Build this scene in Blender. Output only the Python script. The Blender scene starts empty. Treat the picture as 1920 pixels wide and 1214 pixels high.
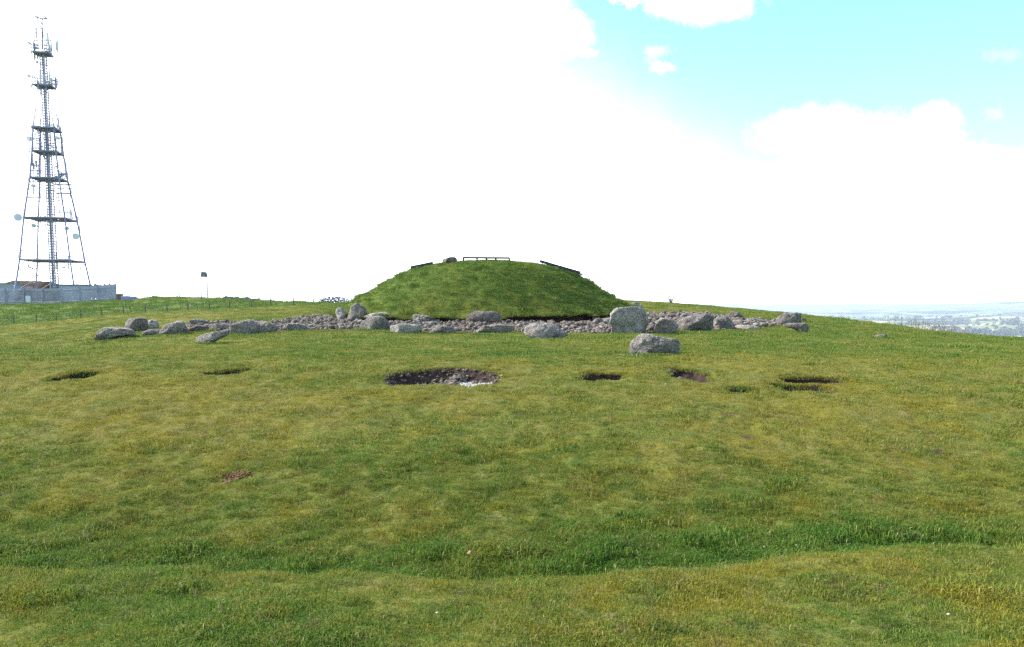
import bpy, math, random
import numpy as np
from mathutils import Vector, Matrix, noise as mnoise

random.seed(7)
RNG = np.random.default_rng(11)
PI = math.pi
scene = bpy.context.scene
COL = scene.collection

# ------------------------------------------------------------------ camera
EYE = 1.6
F = 1500.0                     # focal length in units of the 1920 wide photograph
PITCH = math.radians(5.0)
U0, V0 = 960.0, 706.0
cam_d = bpy.data.cameras.new('camera')
cam = bpy.data.objects.new('camera', cam_d)
COL.objects.link(cam)
cam.location = (0, 0, EYE)
cam.rotation_euler = (PI / 2 - PITCH, 0, 0)
cam_d.sensor_width = 36.0
cam_d.lens = 36.0 * F / 1920.0
cam_d.shift_y = (V0 - 607.0) / 1920.0
cam_d.clip_start = 0.1
cam_d.clip_end = 200000.0
scene.camera = cam
CP, SP = math.cos(PITCH), math.sin(PITCH)

def ray(u, v):
    X = (u - U0) / F
    Y = -(v - V0) / F
    return X, CP + Y * SP, -SP + Y * CP

def at(u, v, d):
    """world point seen at (u, v) whose depth (world y) is d"""
    x, y, z = ray(u, v)
    t = d / y
    return x * t, d, EYE + z * t

def project(x, y, z):
    """world -> (u, v), works on arrays"""
    dz = z - EYE
    depth = y * CP - dz * SP
    up = y * SP + dz * CP
    return U0 + F * x / depth, V0 - F * up / depth

# ------------------------------------------------------------------ numpy noise
_perm = np.random.default_rng(3).permutation(512).astype(np.int64)
_perm = np.concatenate([_perm, _perm, _perm])
_ga = np.random.default_rng(5).uniform(0, 2 * PI, 512)
_gx, _gy = np.cos(_ga), np.sin(_ga)

def pn(x, y, seed=0):
    x = np.asarray(x, float) + seed * 17.31
    y = np.asarray(y, float) - seed * 9.77
    xi = np.floor(x).astype(np.int64); yi = np.floor(y).astype(np.int64)
    xf = x - xi; yf = y - yi
    xi &= 511; yi &= 511
    def g(ix, iy, fx, fy):
        h = _perm[_perm[ix & 511] + (iy & 511)] & 511
        return _gx[h] * fx + _gy[h] * fy
    u = xf * xf * xf * (xf * (xf * 6 - 15) + 10)
    v = yf * yf * yf * (yf * (yf * 6 - 15) + 10)
    n00 = g(xi, yi, xf, yf); n10 = g(xi + 1, yi, xf - 1, yf)
    n01 = g(xi, yi + 1, xf, yf - 1); n11 = g(xi + 1, yi + 1, xf - 1, yf - 1)
    a = n00 + u * (n10 - n00); b = n01 + u * (n11 - n01)
    return (a + v * (b - a)) * 1.5

def fbm(x, y, octs=3, seed=0):
    s = 0; a = 1.0; f = 1.0
    for o in range(octs):
        s = s + a * pn(x * f, y * f, seed + o)
        a *= .5; f *= 2.03
    return s

def sstep(a, b, x):
    t = np.clip((x - a) / (b - a), 0, 1)
    return t * t * (3 - 2 * t)

# ------------------------------------------------------------------ terrain table
CREST = [(-300, 1075), (0, 1076), (400, 1082), (900, 1092), (1150, 1086), (1350, 1068), (1550, 1040), (1720, 1026), (1920, 1030), (2300, 1040)]
FARC = {   # column u -> [(depth, v) ...] beyond 25 m ; ('z', depth, z) gives absolute heights
 -300: [(20.5, 668), (31, 668), (45, 640), (55, 628), (68, 634), (80, 612), (100, 590), (118, 578), (135, 575), (160, 580)],
 0:    [(20.5, 665), (31, 655), (45, 626), (55, 612.5), (68, 620), (80, 605), (100, 585), (118, 572), (135, 569), (160, 574)],
 120:  [(20.5, 662), (31, 650), (45, 618), (55, 600), (68, 609), (80, 598), (100, 580), (118, 569), (135, 566), (160, 571)],
 200:  [(20.5, 662), (31, 644), (42, 614), (54, 592), (68, 602), (80, 590), (100, 574), (118, 565), (135, 560), (160, 566)],
 330:  [(20.5, 661), (31, 636), (42, 608), (55, 583.5), (68, 592), (80, 579), (100, 564), (120, 555.5), (150, 562)],
 450:  [(20.5, 660), (31, 633), (42, 603), (57, 577.5), (68, 584), (80, 574), (100, 564), (118, 562), (150, 570)],
 600:  [(20.5, 660), (31, 628), (38, 607), (48, 590), (62, 571.5), (72, 575), (85, 571), (100, 569.5), (130, 578)],
 760:  [(20.5, 660), (31, 626), (37, 607), (48, 590), (62, 572), (90, 577), (130, 585)],
 1000: [(20.5, 660), (31, 627), (37, 609), (48, 590), (62, 568), (90, 577), (130, 590)],
 1150: [(20.5, 661), (31, 627), (37, 609), (48, 585), (62, 562), (80, 568), (130, 590)],
 1250: [(20.5, 661), (31, 627), (37, 607), (46, 586), (60, 567), (80, 575), (130, 600)],
 1350: [(20.5, 661), (31, 625), (38, 605), (47, 588), (58, 575), (80, 586), (130, 620)],
 1450: [(20.5, 662), (31, 626), (38, 609), (46, 595), (56, 583), (80, 596), (130, 640)],
 1600: [(20.5, 665), (31, 636), (38, 619), (44, 608), (52, 599), (70, 620), (130, 680)],
 1700: [(20.5, 668), (29, 645), (36, 632), (42, 621), (50, 613.5), (70, 640), (130, 710)],
 1790: [(20.5, 671), (28, 652), (34, 641), (40, 630), (48, 623), (70, 650), (130, 725)],
 1920: [(20.5, 676), (27, 660), (32, 650), (38, 640), (45, 631.5), (70, 670), (130, 740)],
 2300: [(20.5, 690), (27, 680), (32, 672), (38, 664), (45, 660), (70, 700), (130, 760)],
}
US = sorted(FARC)
YS = np.exp(np.linspace(math.log(1.0), math.log(2200.0), 520))
tab = []
for u in US:
    vc = np.interp(u, [c[0] for c in CREST], [c[1] for c in CREST])
    yc = 5.1 + (1090 - vc) * 0.013
    pts = [(1.0, 0.0), (3.0, 0.0), (4.0, -0.05)]
    for (d, v) in [(yc - .25, vc + 6), (yc, vc - 1), (yc + .35, vc + 9), (yc + .9, vc + 16), (yc + 1.5, vc + 12), (8.3, 978), (9.3, 908), (10.5, 845), (12, 785), (14, 730), (16, 694), (18, 676)] + FARC[u]:
        if d < pts[-1][0] + .2 and d > 6: continue
        pts.append((d, at(u, v, d)[2]))
    right = sstep(500, 1500, np.array(u, float))
    d0, z0 = pts[-1]
    pts += [(260, min(z0, -4) - 14 - 8 * right), (600, -70), (1200, -150), (2200, -175)]
    py, pz = zip(*pts)
    tab.append(np.interp(np.log(YS), np.log(py), pz))
tab = np.array(tab)
def gsm(a, sig, axis):
    n = int(3 * sig) + 1
    k = np.exp(-0.5 * (np.arange(-n, n + 1) / sig) ** 2); k /= k.sum()
    a = np.moveaxis(a, axis, -1)
    p = np.concatenate([np.repeat(a[..., :1], n, -1), a, np.repeat(a[..., -1:], n, -1)], -1)
    out = sum(k[i] * p[..., i:i + a.shape[-1]] for i in range(2 * n + 1))
    return np.moveaxis(out, -1, axis)
tab = gsm(tab, 1.3, 1)
UF = np.arange(-300, 2301, 20.0)
tabf = np.array([np.interp(UF, US, tab[:, j]) for j in range(len(YS))]).T
tabf = gsm(tabf, 2.0, 0)
SU = (UF - U0) / F             # tan azimuth (almost)
LY = np.log(YS)

def base_z(x, y):
    x = np.asarray(x, float); y = np.asarray(y, float)
    yy = np.clip(y, 1.0, 2199.0)
    # below y = 1 the land is simply level ground behind the photographer
    s = x / np.maximum(yy, 2.5)
    fs = np.clip((s - SU[0]) / (SU[1] - SU[0]), 0, len(SU) - 1.001)
    fy = np.clip((np.log(yy) - LY[0]) / (LY[1] - LY[0]), 0, len(LY) - 1.001)
    i = fs.astype(int); j = fy.astype(int); a = fs - i; b = fy - j
    return (tabf[i, j] * (1 - a) * (1 - b) + tabf[i + 1, j] * a * (1 - b) + tabf[i, j + 1] * (1 - a) * b + tabf[i + 1, j + 1] * a * b)

# ---- pits : u0,u1,vtop,vbottom (edge of the hole), depth
PITS = []
def pitdef(u0, u1, v0, v1, dep, skew=0.0):
    PITS.append(dict(u0=u0, u1=u1, v0=v0, v1=v1, dep=dep, skew=skew))
pitdef(716, 942, 690, 723, .30, -.0)
pitdef(1256, 1333, 689, 712, .34, .14)
pitdef(1082, 1175, 700, 712, .30, .0)
pitdef(1455, 1585, 702, 717, .34, .02)
pitdef(1442, 1560, 719, 731, .15, .05)
pitdef(1352, 1420, 725, 735, .11, .08)
pitdef(389, 470, 687, 703, .30, -.20)
pitdef(101, 178, 697, 713, .26, -.28)

def ground_hit(u, v, f=base_z, y0=3.0, y1=170.0):
    x, y, z = ray(u, v)
    ys = np.exp(np.linspace(math.log(y0), math.log(y1), 4000))
    t = ys / y
    zz = EYE + z * t - f(x * t, ys)
    k = np.nonzero(zz <= 0)[0]
    if len(k) == 0: k = [np.argmin(zz)]
    k = k[0]
    return float(x * t[k]), float(ys[k])

for p in PITS:
    um = (p['u0'] + p['u1']) / 2
    xa, ya = ground_hit(p['u0'], (p['v0'] + p['v1']) / 2)
    xb, yb = ground_hit(p['u1'], (p['v0'] + p['v1']) / 2)
    _, yn = ground_hit(um, p['v1']); _, yf = ground_hit(um, p['v0'])
    p['cx'] = (xa + xb) / 2; p['hw'] = (xb - xa) / 2 * 1.03
    p['cy'] = (yn + yf) / 2; p['hd'] = max((yf - yn) / 2 * 1.0, .37)

def pit_q(p, x, y, k=0):
    """<1 inside the outline, with a ragged edge; superellipse"""
    dx = (x - p['cx']) / p['hw']
    dy = (y - p['cy'] + p['skew'] * (x - p['cx']) * 1.6) / p['hd']
    r = (np.abs(dx) ** 2.6 + np.abs(dy) ** 2.6) ** (1 / 2.6)
    return r * (1 + .09 * pn(x * 2.6, y * 2.6, 41) + .05 * pn(x * 8, y * 8, 42))

def micro(x, y):
    r = np.hypot(x, y)
    near = np.clip(1.4 - r / 60, 0, 1)
    z = .055 * fbm(x * .55, y * .55, 2, 1) * np.clip(r / 4, .3, 1)
    z = z + .030 * pn(x * 2.3, y * 2.3, 5) * near + .030 * np.maximum(pn(x * 5.2, y * 5.2, 8), 0) * near
    z = z + .018 * np.maximum(pn(x * 3.4, y * 3.4, 9), 0) * near
    z = z + .10 * fbm(x * .11, y * .11, 2, 21) * np.clip((r - 14) / 30, 0, 1) * .6
    # tussocky grass down in the ditch
    z = z + .07 * np.maximum(pn(x * 2.9, y * 3.4, 12), 0) * sstep(6.2, 7.2, y) * (1 - sstep(8.2, 9.5, y)) * sstep(9, 6, np.abs(x))
    # old inner terrace on the left
    uu, vv = project(x, np.maximum(y, 5), base_z(x, y))
    z = z - .16 * sstep(330, 120, uu) * np.exp(-((vv - (652 - .05 * uu)) / 9.0) ** 2) * (y > 20) * (y < 52)
    # grazed, poached field beyond the fence
    z = z + .45 * np.maximum(pn(x * .5, y * .5, 31) - .12, 0) * sstep(68, 80, y) * (x < 0)
    return z

def surf_z(x, y):
    return base_z(x, y) + micro(x, y)

def ground_z(x, y):
    z = surf_z(x, y)
    for p in PITS:
        q = pit_q(p, x, y)
        z = z - (p['dep'] + .25) * (1 - sstep(.90, 1.0, q)) - .03 * (1 - sstep(1.0, 1.25, q))
    # small scarp at the far right
    return z

# mound footprint
XC, YC = -1.45, 45.2
R0 = 7.75
def mound_R(th):
    return R0 * (1 + .012 * np.sin(3 * th + 1) + .018 * np.sin(5 * th + .4) ) * (1 + .15 * np.maximum(-np.cos(th), 0) ** 4 + .07 * np.maximum(np.cos(th), 0) ** 6)
def mound_xy(q, th):
    R_ = mound_R(th) * q * (1 + (.010 * np.sin(11 * th) + .010 * np.sin(23 * th + 2) + .007 * np.sin(41 * th) + .012 * pn(th * 9, th * 0 + .5, 83)) * sstep(.86, 1.0, q))
    return XC + np.cos(th) * R_, YC + np.sin(th) * R_
def mound_q(x, y):
    th = np.arctan2(y - YC, x - XC)
    return np.hypot(x - XC, y - YC) / mound_R(th)

RUB = [(498, 616), (512, 603), (560, 596), (620, 590), (640, 578), (700, 590), (760, 600), (870, 602), (1000, 606), (1100, 606), (1128, 596), (1200, 596),
       (1214, 589), (1290, 587), (1345, 592), (1400, 601), (1452, 601), (1462, 608), (1455, 613), (1400, 615), (1340, 618), (1240, 622),
       (1140, 626), (1060, 626), (950, 621), (850, 626), (740, 619), (640, 618), (560, 620), (510, 624)]
RUBL = [(340, 622), (352, 607), (385, 606), (440, 606), (500, 606), (500, 624), (400, 622)]
def inpoly(u, v, poly):
    u = np.asarray(u); v = np.asarray(v)
    c = np.zeros(u.shape, bool); n = len(poly); j = n - 1
    for i in range(n):
        xi, yi = poly[i]; xj, yj = poly[j]
        cond = ((yi > v) != (yj > v)) & (u < (xj - xi) * (v - yi) / ((yj - yi) + 1e-12) + xi)
        c ^= cond; j = i
    return c
def rubble_mask(x, y):
    ok = (y > 27) & (y < 60)
    u, v = project(x, np.maximum(y, 5), base_z(x, y))
    return ok & (inpoly(u, v, RUB) | inpoly(u, v, RUBL))

def lush_of(x, y):
    """0 = mossy / strawy, 1 = long green grass"""
    l = .42 + .28 * fbm(x * .22, y * .22, 2, 50) + .18 * pn(x * .9, y * .9, 53)
    u, v = project(x, np.maximum(y, 2.0), base_z(x, y))
    yc = np.interp(u, [c[0] for c in CREST], [c[1] for c in CREST])
    ycr = 5.1 + (1090 - yc) * .013
    ditch = sstep(ycr + .1, ycr + .7, y) * (1 - sstep(ycr + 1.7, ycr + 2.8 + 1.2 * pn(x * .7, y * .2, 57), y))
    l = l - .16 * sstep(ycr - .9, ycr - .3, y) * (1 - sstep(ycr + .05, ycr + .3, y))
    l = l + .75 * ditch * sstep(2300, 1500, u) * (.7 + .3 * sstep(150, 700, u)) * (.75 + .5 * pn(x * 1.1, y * 1.1, 60))
    l = l - .28 * sstep(9.0, 12, y) * (1 - sstep(15, 22, y)) + .10 * sstep(15, 27, y) * sstep(1000, 1500, u) * (y < 45)
    l = l + .45 * sstep(66, 74, y) * (u < 700) - .15 * sstep(40, 48, y) * (1 - sstep(58, 66, y)) * (u < 600)
    l = l - .10 * (1 - sstep(4.2, 5.6, y))
    return np.clip(l, 0, 1)

# ------------------------------------------------------------------ object helpers
def link(o, parent=None):
    COL.objects.link(o)
    if parent is not None: o.parent = parent
    return o
def mesh_obj(name, verts, faces, mat=None, parent=None, smooth=False):
    me = bpy.data.meshes.new(name)
    me.from_pydata([tuple(map(float, v)) for v in verts], [], faces)
    if smooth: me.polygons.foreach_set('use_smooth', [True] * len(me.polygons))
    if mat: me.materials.append(mat)
    me.update()
    return link(bpy.data.objects.new(name, me), parent)
def np_mesh(name, V, Fq, mat=None, parent=None, smooth=True):
    """V (n,3), Fq (m,k) constant k"""
    me = bpy.data.meshes.new(name)
    V = np.asarray(V, np.float32); Fq = np.asarray(Fq, np.int32)
    k = Fq.shape[1]
    me.vertices.add(len(V)); me.vertices.foreach_set('co', V.ravel())
    me.loops.add(Fq.size); me.loops.foreach_set('vertex_index', Fq.ravel())
    me.polygons.add(len(Fq))
    me.polygons.foreach_set('loop_start', np.arange(0, Fq.size, k, dtype=np.int32))
    me.polygons.foreach_set('loop_total', np.full(len(Fq), k, np.int32))
    me.polygons.foreach_set('use_smooth', np.full(len(Fq), smooth, bool))
    if mat: me.materials.append(mat)
    me.update(calc_edges=True); me.validate()
    return link(bpy.data.objects.new(name, me), parent)
def attr(o, name, vals):
    a = o.data.attributes.new(name, 'FLOAT', 'POINT')
    a.data.foreach_set('value', np.asarray(vals, np.float32).ravel())
def grid_faces(nr, nc, wrap=False):
    i = np.arange(nr - 1)[:, None]; j = np.arange(nc if wrap else nc - 1)[None, :]
    j2 = (j + 1) % nc
    a = i * nc + j; b = i * nc + j2; c = (i + 1) * nc + j2; d = (i + 1) * nc + j
    return np.stack([a, b, c, d], -1).reshape(-1, 4)
def tag(o, label=None, cat=None, group=None, kind=None):
    if label: o['label'] = label
    if cat: o['category'] = cat
    if group: o['group'] = group
    if kind: o['kind'] = kind
    return o
def empty(name, loc, rz=0):
    o = bpy.data.objects.new(name, None)
    o.location = loc; o.rotation_euler = (0, 0, rz); o.empty_display_size = .2
    return link(o)

class MB:
    def __init__(s): s.v = []; s.f = []
    def box(s, c, sz, rz=0, ry=0):
        n = len(s.v); hx, hy, hz = sz[0] / 2, sz[1] / 2, sz[2] / 2
        M = Matrix.Rotation(rz, 3, 'Z') @ Matrix.Rotation(ry, 3, 'Y')
        for dz in (-hz, hz):
            for dx, dy in ((-hx, -hy), (hx, -hy), (hx, hy), (-hx, hy)):
                s.v.append(Vector(c) + M @ Vector((dx, dy, dz)))
        s.f += [tuple(n + q for q in f) for f in ((3, 2, 1, 0), (4, 5, 6, 7), (0, 1, 5, 4), (1, 2, 6, 5), (2, 3, 7, 6), (3, 0, 4, 7))]
    def bar(s, a, b, r0, r1=None, n=5):
        r1 = r0 if r1 is None else r1
        a = Vector(a); b = Vector(b); d = (b - a)
        if d.length < 1e-6: return
        q = d.to_track_quat('Z', 'Y'); k = len(s.v)
        for p, r in ((a, r0), (b, r1)):
            for i in range(n):
                an = 2 * PI * i / n
                s.v.append(p + q @ Vector((r * math.cos(an), r * math.sin(an), 0)))
        for i in range(n):
            j = (i + 1) % n
            s.f.append((k + i, k + j, k + n + j, k + n + i))
        s.f.append(tuple(k + i for i in range(n))[::-1]); s.f.append(tuple(k + n + i for i in range(n)))
    def lathe(s, c, prof, n=14, axis='Z', rz=0):
        k = len(s.v)
        for (r, h) in prof:
            for i in range(n):
                an = 2 * PI * i / n
                if axis == 'Z': p = Vector((r * math.cos(an), r * math.sin(an), h))
                else: p = Vector((r * math.cos(an), -h, r * math.sin(an)))
                s.v.append(Vector(c) + Matrix.Rotation(rz, 3, 'Z') @ p)
        for j in range(len(prof) - 1):
            for i in range(n):
                i2 = (i + 1) % n
                s.f.append((k + j * n + i, k + j * n + i2, k + (j + 1) * n + i2, k + (j + 1) * n + i))
        s.f.append(tuple(k + i for i in range(n))[::-1]); m = k + (len(prof) - 1) * n
        s.f.append(tuple(m + i for i in range(n)))
    def build(s, name, mat, parent=None, smooth=False):
        return mesh_obj(name, s.v, s.f, mat, parent, smooth)

# ------------------------------------------------------------------ materials
class NT:
    def __init__(s, tree): s.t = tree; s.n = tree.nodes; s.l = tree.links
    def new(s, ty, **kw):
        nd = s.n.new(ty)
        for k, v in kw.items(): setattr(nd, k, v)
        return nd
    def put(s, sock, val):
        if isinstance(val, bpy.types.NodeSocket): s.l.new(val, sock)
        elif val is not None: sock.default_value = val
    def math(s, op, a, b=None, c=None, clamp=False):
        nd = s.new('ShaderNodeMath', operation=op, use_clamp=clamp)
        s.put(nd.inputs[0], a); s.put(nd.inputs[1], b)
        if c is not None: s.put(nd.inputs[2], c)
        return nd.outputs[0]
    def noise(s, vec, scale, detail=3, rough=.55, dist=0):
        nd = s.new('ShaderNodeTexNoise')
        s.put(nd.inputs['Vector'], vec); nd.inputs['Scale'].default_value = scale
        nd.inputs['Detail'].default_value = detail; nd.inputs['Roughness'].default_value = rough; nd.inputs['Distortion'].default_value = dist
        return nd.outputs[0]
    def mix(s, fac, a, b, blend='MIX'):
        nd = s.new('ShaderNodeMix', data_type='RGBA', blend_type=blend)
        s.put(nd.inputs[0], fac)
        for k, v in ((6, a), (7, b)):
            if isinstance(v, tuple) and len(v) == 3: v = v + (1,)
            s.put(nd.inputs[k], v)
        return nd.outputs[2]
    def ramp(s, fac, stops):
        nd = s.new('ShaderNodeValToRGB'); s.put(nd.inputs[0], fac)
        el = nd.color_ramp.elements
        while len(el) > 1: el.remove(el[-1])
        for i, (p, c) in enumerate(stops):
            e = el[0] if i == 0 else el.new(p)
            e.position = p; e.color = (c if len(c) == 4 else tuple(c) + (1,)) if isinstance(c, tuple) else (c, c, c, 1)
        return nd.outputs[0]
    def rng(s, x, a, b, c=0., d=1.):
        nd = s.new('ShaderNodeMapRange', interpolation_type='SMOOTHSTEP')
        s.put(nd.inputs[0], x)
        for i, v in enumerate((a, b, c, d)): s.put(nd.inputs[i + 1], v)
        return nd.outputs[0]
    def bump(s, h, strength, dist):
        nd = s.new('ShaderNodeBump'); s.put(nd.inputs['Height'], h)
        nd.inputs['Strength'].default_value = strength; nd.inputs['Distance'].default_value = dist
        return nd.outputs[0]
def new_mat(name):
    m = bpy.data.materials.new(name); m.use_nodes = True
    nt = NT(m.node_tree); b = m.node_tree.nodes['Principled BSDF']
    b.inputs['Specular IOR Level'].default_value = .25
    b.inputs['Roughness'].default_value = .85
    return m, nt, b

# --- turf colour node group, shared by the ground sheet and the blades, by world position
def make_turf_group():
    g = bpy.data.node_groups.new('turf_colour', 'ShaderNodeTree')
    g.interface.new_socket('Lush', in_out='INPUT', socket_type='NodeSocketFloat')
    g.interface.new_socket('Color', in_out='OUTPUT', socket_type='NodeSocketColor')
    nt = NT(g); gi = nt.new('NodeGroupInput'); go = nt.new('NodeGroupOutput')
    geo = nt.new('ShaderNodeNewGeometry')
    mp = nt.new('ShaderNodeVectorMath', operation='MULTIPLY'); nt.l.new(geo.outputs['Position'], mp.inputs[0]); mp.inputs[1].default_value = (1, 1, .35)
    P = mp.outputs[0]
    n1 = nt.noise(P, .8, 3, .6, .4); n2 = nt.noise(P, 3.2, 5, .72, .3); n3 = nt.noise(P, 13, 4, .75)
    mo = nt.new('ShaderNodeVectorMath', operation='ADD'); nt.l.new(P, mo.inputs[0]); mo.inputs[1].default_value = (31, 17, 3)
    m1 = nt.noise(mo.outputs[0], 1.1, 4, .62, .5); m2 = nt.noise(mo.outputs[0], 6.0, 4, .65, .4); m3 = nt.noise(mo.outputs[0], 26, 2, .6)
    lush = gi.outputs[0]
    # green-ness
    s = nt.math('ADD', nt.math('MULTIPLY', n1, .28), nt.math('MULTIPLY', n2, .42))
    s = nt.math('ADD', s, nt.math('MULTIPLY', n3, .50))          # mean .60
    s = nt.math('ADD', s, nt.math('MULTIPLY', nt.math('SUBTRACT', lush, .45), .24))
    grass = nt.ramp(s, [(.40, (.190, .160, .030)), (.50, (.165, .165, .026)), (.58, (.125, .155, .024)), (.66, (.085, .140, .020)), (.80, (.055, .120, .016))])
    # straw / dead thatch flecks
    st = nt.math('ADD', nt.math('MULTIPLY', m2, .6), nt.math('MULTIPLY', m3, .4))
    st = nt.math('SUBTRACT', st, nt.math('MULTIPLY', lush, .10))
    stf = nt.rng(st, .50, .62, 0, .75)
    c = nt.mix(stf, grass, (.235, .200, .088))
    # mustard coloured moss
    mf = nt.math('SUBTRACT', nt.math('ADD', nt.math('MULTIPLY', m1, .6), nt.math('MULTIPLY', n3, .4)), nt.math('MULTIPLY', lush, .12))
    mo2 = nt.new('ShaderNodeVectorMath', operation='ADD'); nt.l.new(P, mo2.inputs[0]); mo2.inputs[1].default_value = (7, 61, 3)
    k1 = nt.noise(mo2.outputs[0], 4.6, 4, .68, .6); k2 = nt.noise(mo2.outputs[0], 2.6, 5, .7, .6)
    c = nt.mix(nt.rng(k1, .55, .66, 0, .6), c, (.040, .085, .012))
    c = nt.mix(nt.rng(k2, .58, .70, 0, .55), c, (.120, .092, .048))
    c = nt.mix(nt.rng(mf, .47, .57, 0, .65), c, (.200, .172, .018))
    nt.l.new(c, go.inputs[0])
    return g
TURF = make_turf_group()

def turf_ground_mat(name, bumpy=1.0, soilc=(.090, .062, .036)):
    m, nt, b = new_mat(name)
    g = nt.new('ShaderNodeGroup'); g.node_tree = TURF
    a = nt.new('ShaderNodeAttribute', attribute_name='lush'); nt.l.new(a.outputs['Fac'], g.inputs[0])
    so = nt.new('ShaderNodeAttribute', attribute_name='soil')
    geo = nt.new('ShaderNodeNewGeometry'); P = geo.outputs['Position']
    n = nt.noise(P, 9, 4, .7)
    f1 = nt.noise(P, 34, 4, .75); f2 = nt.noise(P, 140, 2, .7)
    fine = nt.math('ADD', nt.math('MULTIPLY', f1, .6), nt.math('MULTIPLY', f2, .4))
    # thatch: fine mottling of real albedo
    c = nt.mix(nt.rng(fine, .36, .60, 0, 1), nt.mix(.75, g.outputs[0], (.035, .028, .010)), nt.mix(.12, g.outputs[0], (.28, .25, .08)))
    soil = nt.mix(nt.noise(P, 14, 3), tuple(q * .55 for q in soilc), tuple(q * 1.5 for q in soilc))
    sm = nt.rng(nt.math('ADD', so.outputs['Fac'], nt.math('MULTIPLY', nt.math('SUBTRACT', n, .5), .8)), .35, .6)
    nt.l.new(nt.mix(sm, c, soil), b.inputs['Base Color'])
    h = nt.math('ADD', nt.math('MULTIPLY', n, 1.0), nt.math('MULTIPLY', fine, .8))
    nt.l.new(nt.bump(h, .9 * bumpy, .05), b.inputs['Normal'])
    b.inputs['Roughness'].default_value = .95; b.inputs['Specular IOR Level'].default_value = .05
    return m
M_GROUND = turf_ground_mat('turf')
def blade_mat(name, const_lush=None, sat=1.0):
    m, nt, b = new_mat(name)
    g = nt.new('ShaderNodeGroup'); g.node_tree = TURF
    if const_lush is None:
        a = nt.new('ShaderNodeAttribute', attribute_name='lush', attribute_type='INSTANCER'); nt.l.new(a.outputs['Fac'], g.inputs[0])
    else: g.inputs[0].default_value = const_lush
    s = nt.new('ShaderNodeAttribute', attribute_name='shade')
    c = nt.mix(nt.rng(s.outputs['Fac'], .93, .99, 0, .7), g.outputs[0], (.26, .22, .11))
    hv = nt.new('ShaderNodeHueSaturation'); nt.l.new(c, hv.inputs['Color'])
    hv.inputs['Saturation'].default_value = sat
    nt.l.new(nt.math('ADD', .68, nt.math('MULTIPLY', s.outputs['Fac'], 1.0)), hv.inputs['Value'])
    nt.l.new(hv.outputs[0], b.inputs['Base Color'])
    b.inputs['Roughness'].default_value = .6; b.inputs['Specular IOR Level'].default_value = .12
    tr = nt.new('ShaderNodeBsdfTranslucent'); nt.l.new(hv.outputs[0], tr.inputs['Color'])
    mx = nt.new('ShaderNodeMixShader'); mx.inputs[0].default_value = .35
    nt.l.new(b.outputs[0], mx.inputs[1]); nt.l.new(tr.outputs[0], mx.inputs[2])
    out = m.node_tree.nodes['Material Output']; nt.l.new(mx.outputs[0], out.inputs['Surface'])
    return m
M_BLADE = blade_mat('grass_blades')

def rock_mat(name, tone=(.27, .255, .235), dark=(.12, .105, .095), lichen=.5, brown=.4):
    m, nt, b = new_mat(name)
    tc = nt.new('ShaderNodeTexCoord'); P = tc.outputs['Object']
    oi = nt.new('ShaderNodeObjectInfo')
    off = nt.new('ShaderNodeVectorMath', operation='SCALE'); off.inputs[0].default_value = (53, 37, 71); nt.l.new(oi.outputs['Random'], off.inputs['Scale'])
    ad = nt.new('ShaderNodeVectorMath', operation='ADD'); nt.l.new(P, ad.inputs[0]); nt.l.new(off.outputs[0], ad.inputs[1]); P = ad.outputs[0]
    n0 = nt.noise(P, 1.7, 4, .6, .4); n1 = nt.noise(P, 5, 5, .65); n2 = nt.noise(P, 24, 4, .7); n3 = nt.noise(P, 70, 3, .7)
    c = nt.mix(nt.rng(nt.math('ADD', nt.math('MULTIPLY', n0, .55), nt.math('MULTIPLY', n1, .45)), .36, .62), dark, tone)
    c = nt.mix(nt.rng(n2, .42, .66, 0, .55), c, tuple(q * 1.5 for q in tone))
    c = nt.mix(nt.rng(n2, .50, .36, 0, .75), c, tuple(q * .45 for q in dark))
    c = nt.mix(nt.rng(nt.noise(P, 3.1, 3, .6), .55, .68, 0, brown), c, (.17, .115, .07))
    v = nt.new('ShaderNodeTexVoronoi'); v.inputs['Scale'].default_value = 6.5; nt.l.new(P, v.inputs['Vector'])
    lf = nt.math('ADD', v.outputs['Distance'], nt.math('MULTIPLY', n2, .55))
    lm = nt.math('MULTIPLY', nt.rng(lf, .56, .47), nt.rng(n1, .44, .60))
    c = nt.mix(nt.math('MULTIPLY', lm, lichen), c, (.50, .50, .45))
    rv = nt.new('ShaderNodeHueSaturation'); nt.l.new(c, rv.inputs['Color']); nt.l.new(nt.math('ADD', .84, nt.math('MULTIPLY', oi.outputs['Random'], .32)), rv.inputs['Value'])
    nt.l.new(rv.outputs[0], b.inputs['Base Color'])
    cr = nt.new('ShaderNodeTexVoronoi', feature='DISTANCE_TO_EDGE'); cr.inputs['Scale'].default_value = 2.3
    dv = nt.new('ShaderNodeVectorMath', operation='ADD'); nt.l.new(P, dv.inputs[0])
    sc = nt.new('ShaderNodeVectorMath', operation='SCALE'); nz = nt.new('ShaderNodeTexNoise'); nt.l.new(P, nz.inputs['Vector']); nz.inputs['Scale'].default_value = 3
    nt.l.new(nz.outputs['Color'], sc.inputs[0]); sc.inputs['Scale'].default_value = .7; nt.l.new(sc.outputs[0], dv.inputs[1]); nt.l.new(dv.outputs[0], cr.inputs['Vector'])
    crack = nt.rng(cr.outputs['Distance'], 0, .035)
    h = nt.math('ADD', nt.math('ADD', nt.math('MULTIPLY', n1, .9), nt.math('MULTIPLY', n2, .5)), nt.math('ADD', nt.math('MULTIPLY', n3, .2), nt.math('MULTIPLY', crack, .25)))
    nt.l.new(nt.bump(h, 1.0, .14), b.inputs['Normal'])
    b.inputs['Roughness'].default_value = .9; b.inputs['Specular IOR Level'].default_value = .2
    return m
M_ROCK = rock_mat('granite', (.31, .27, .245), (.135, .118, .108), .55)
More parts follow.
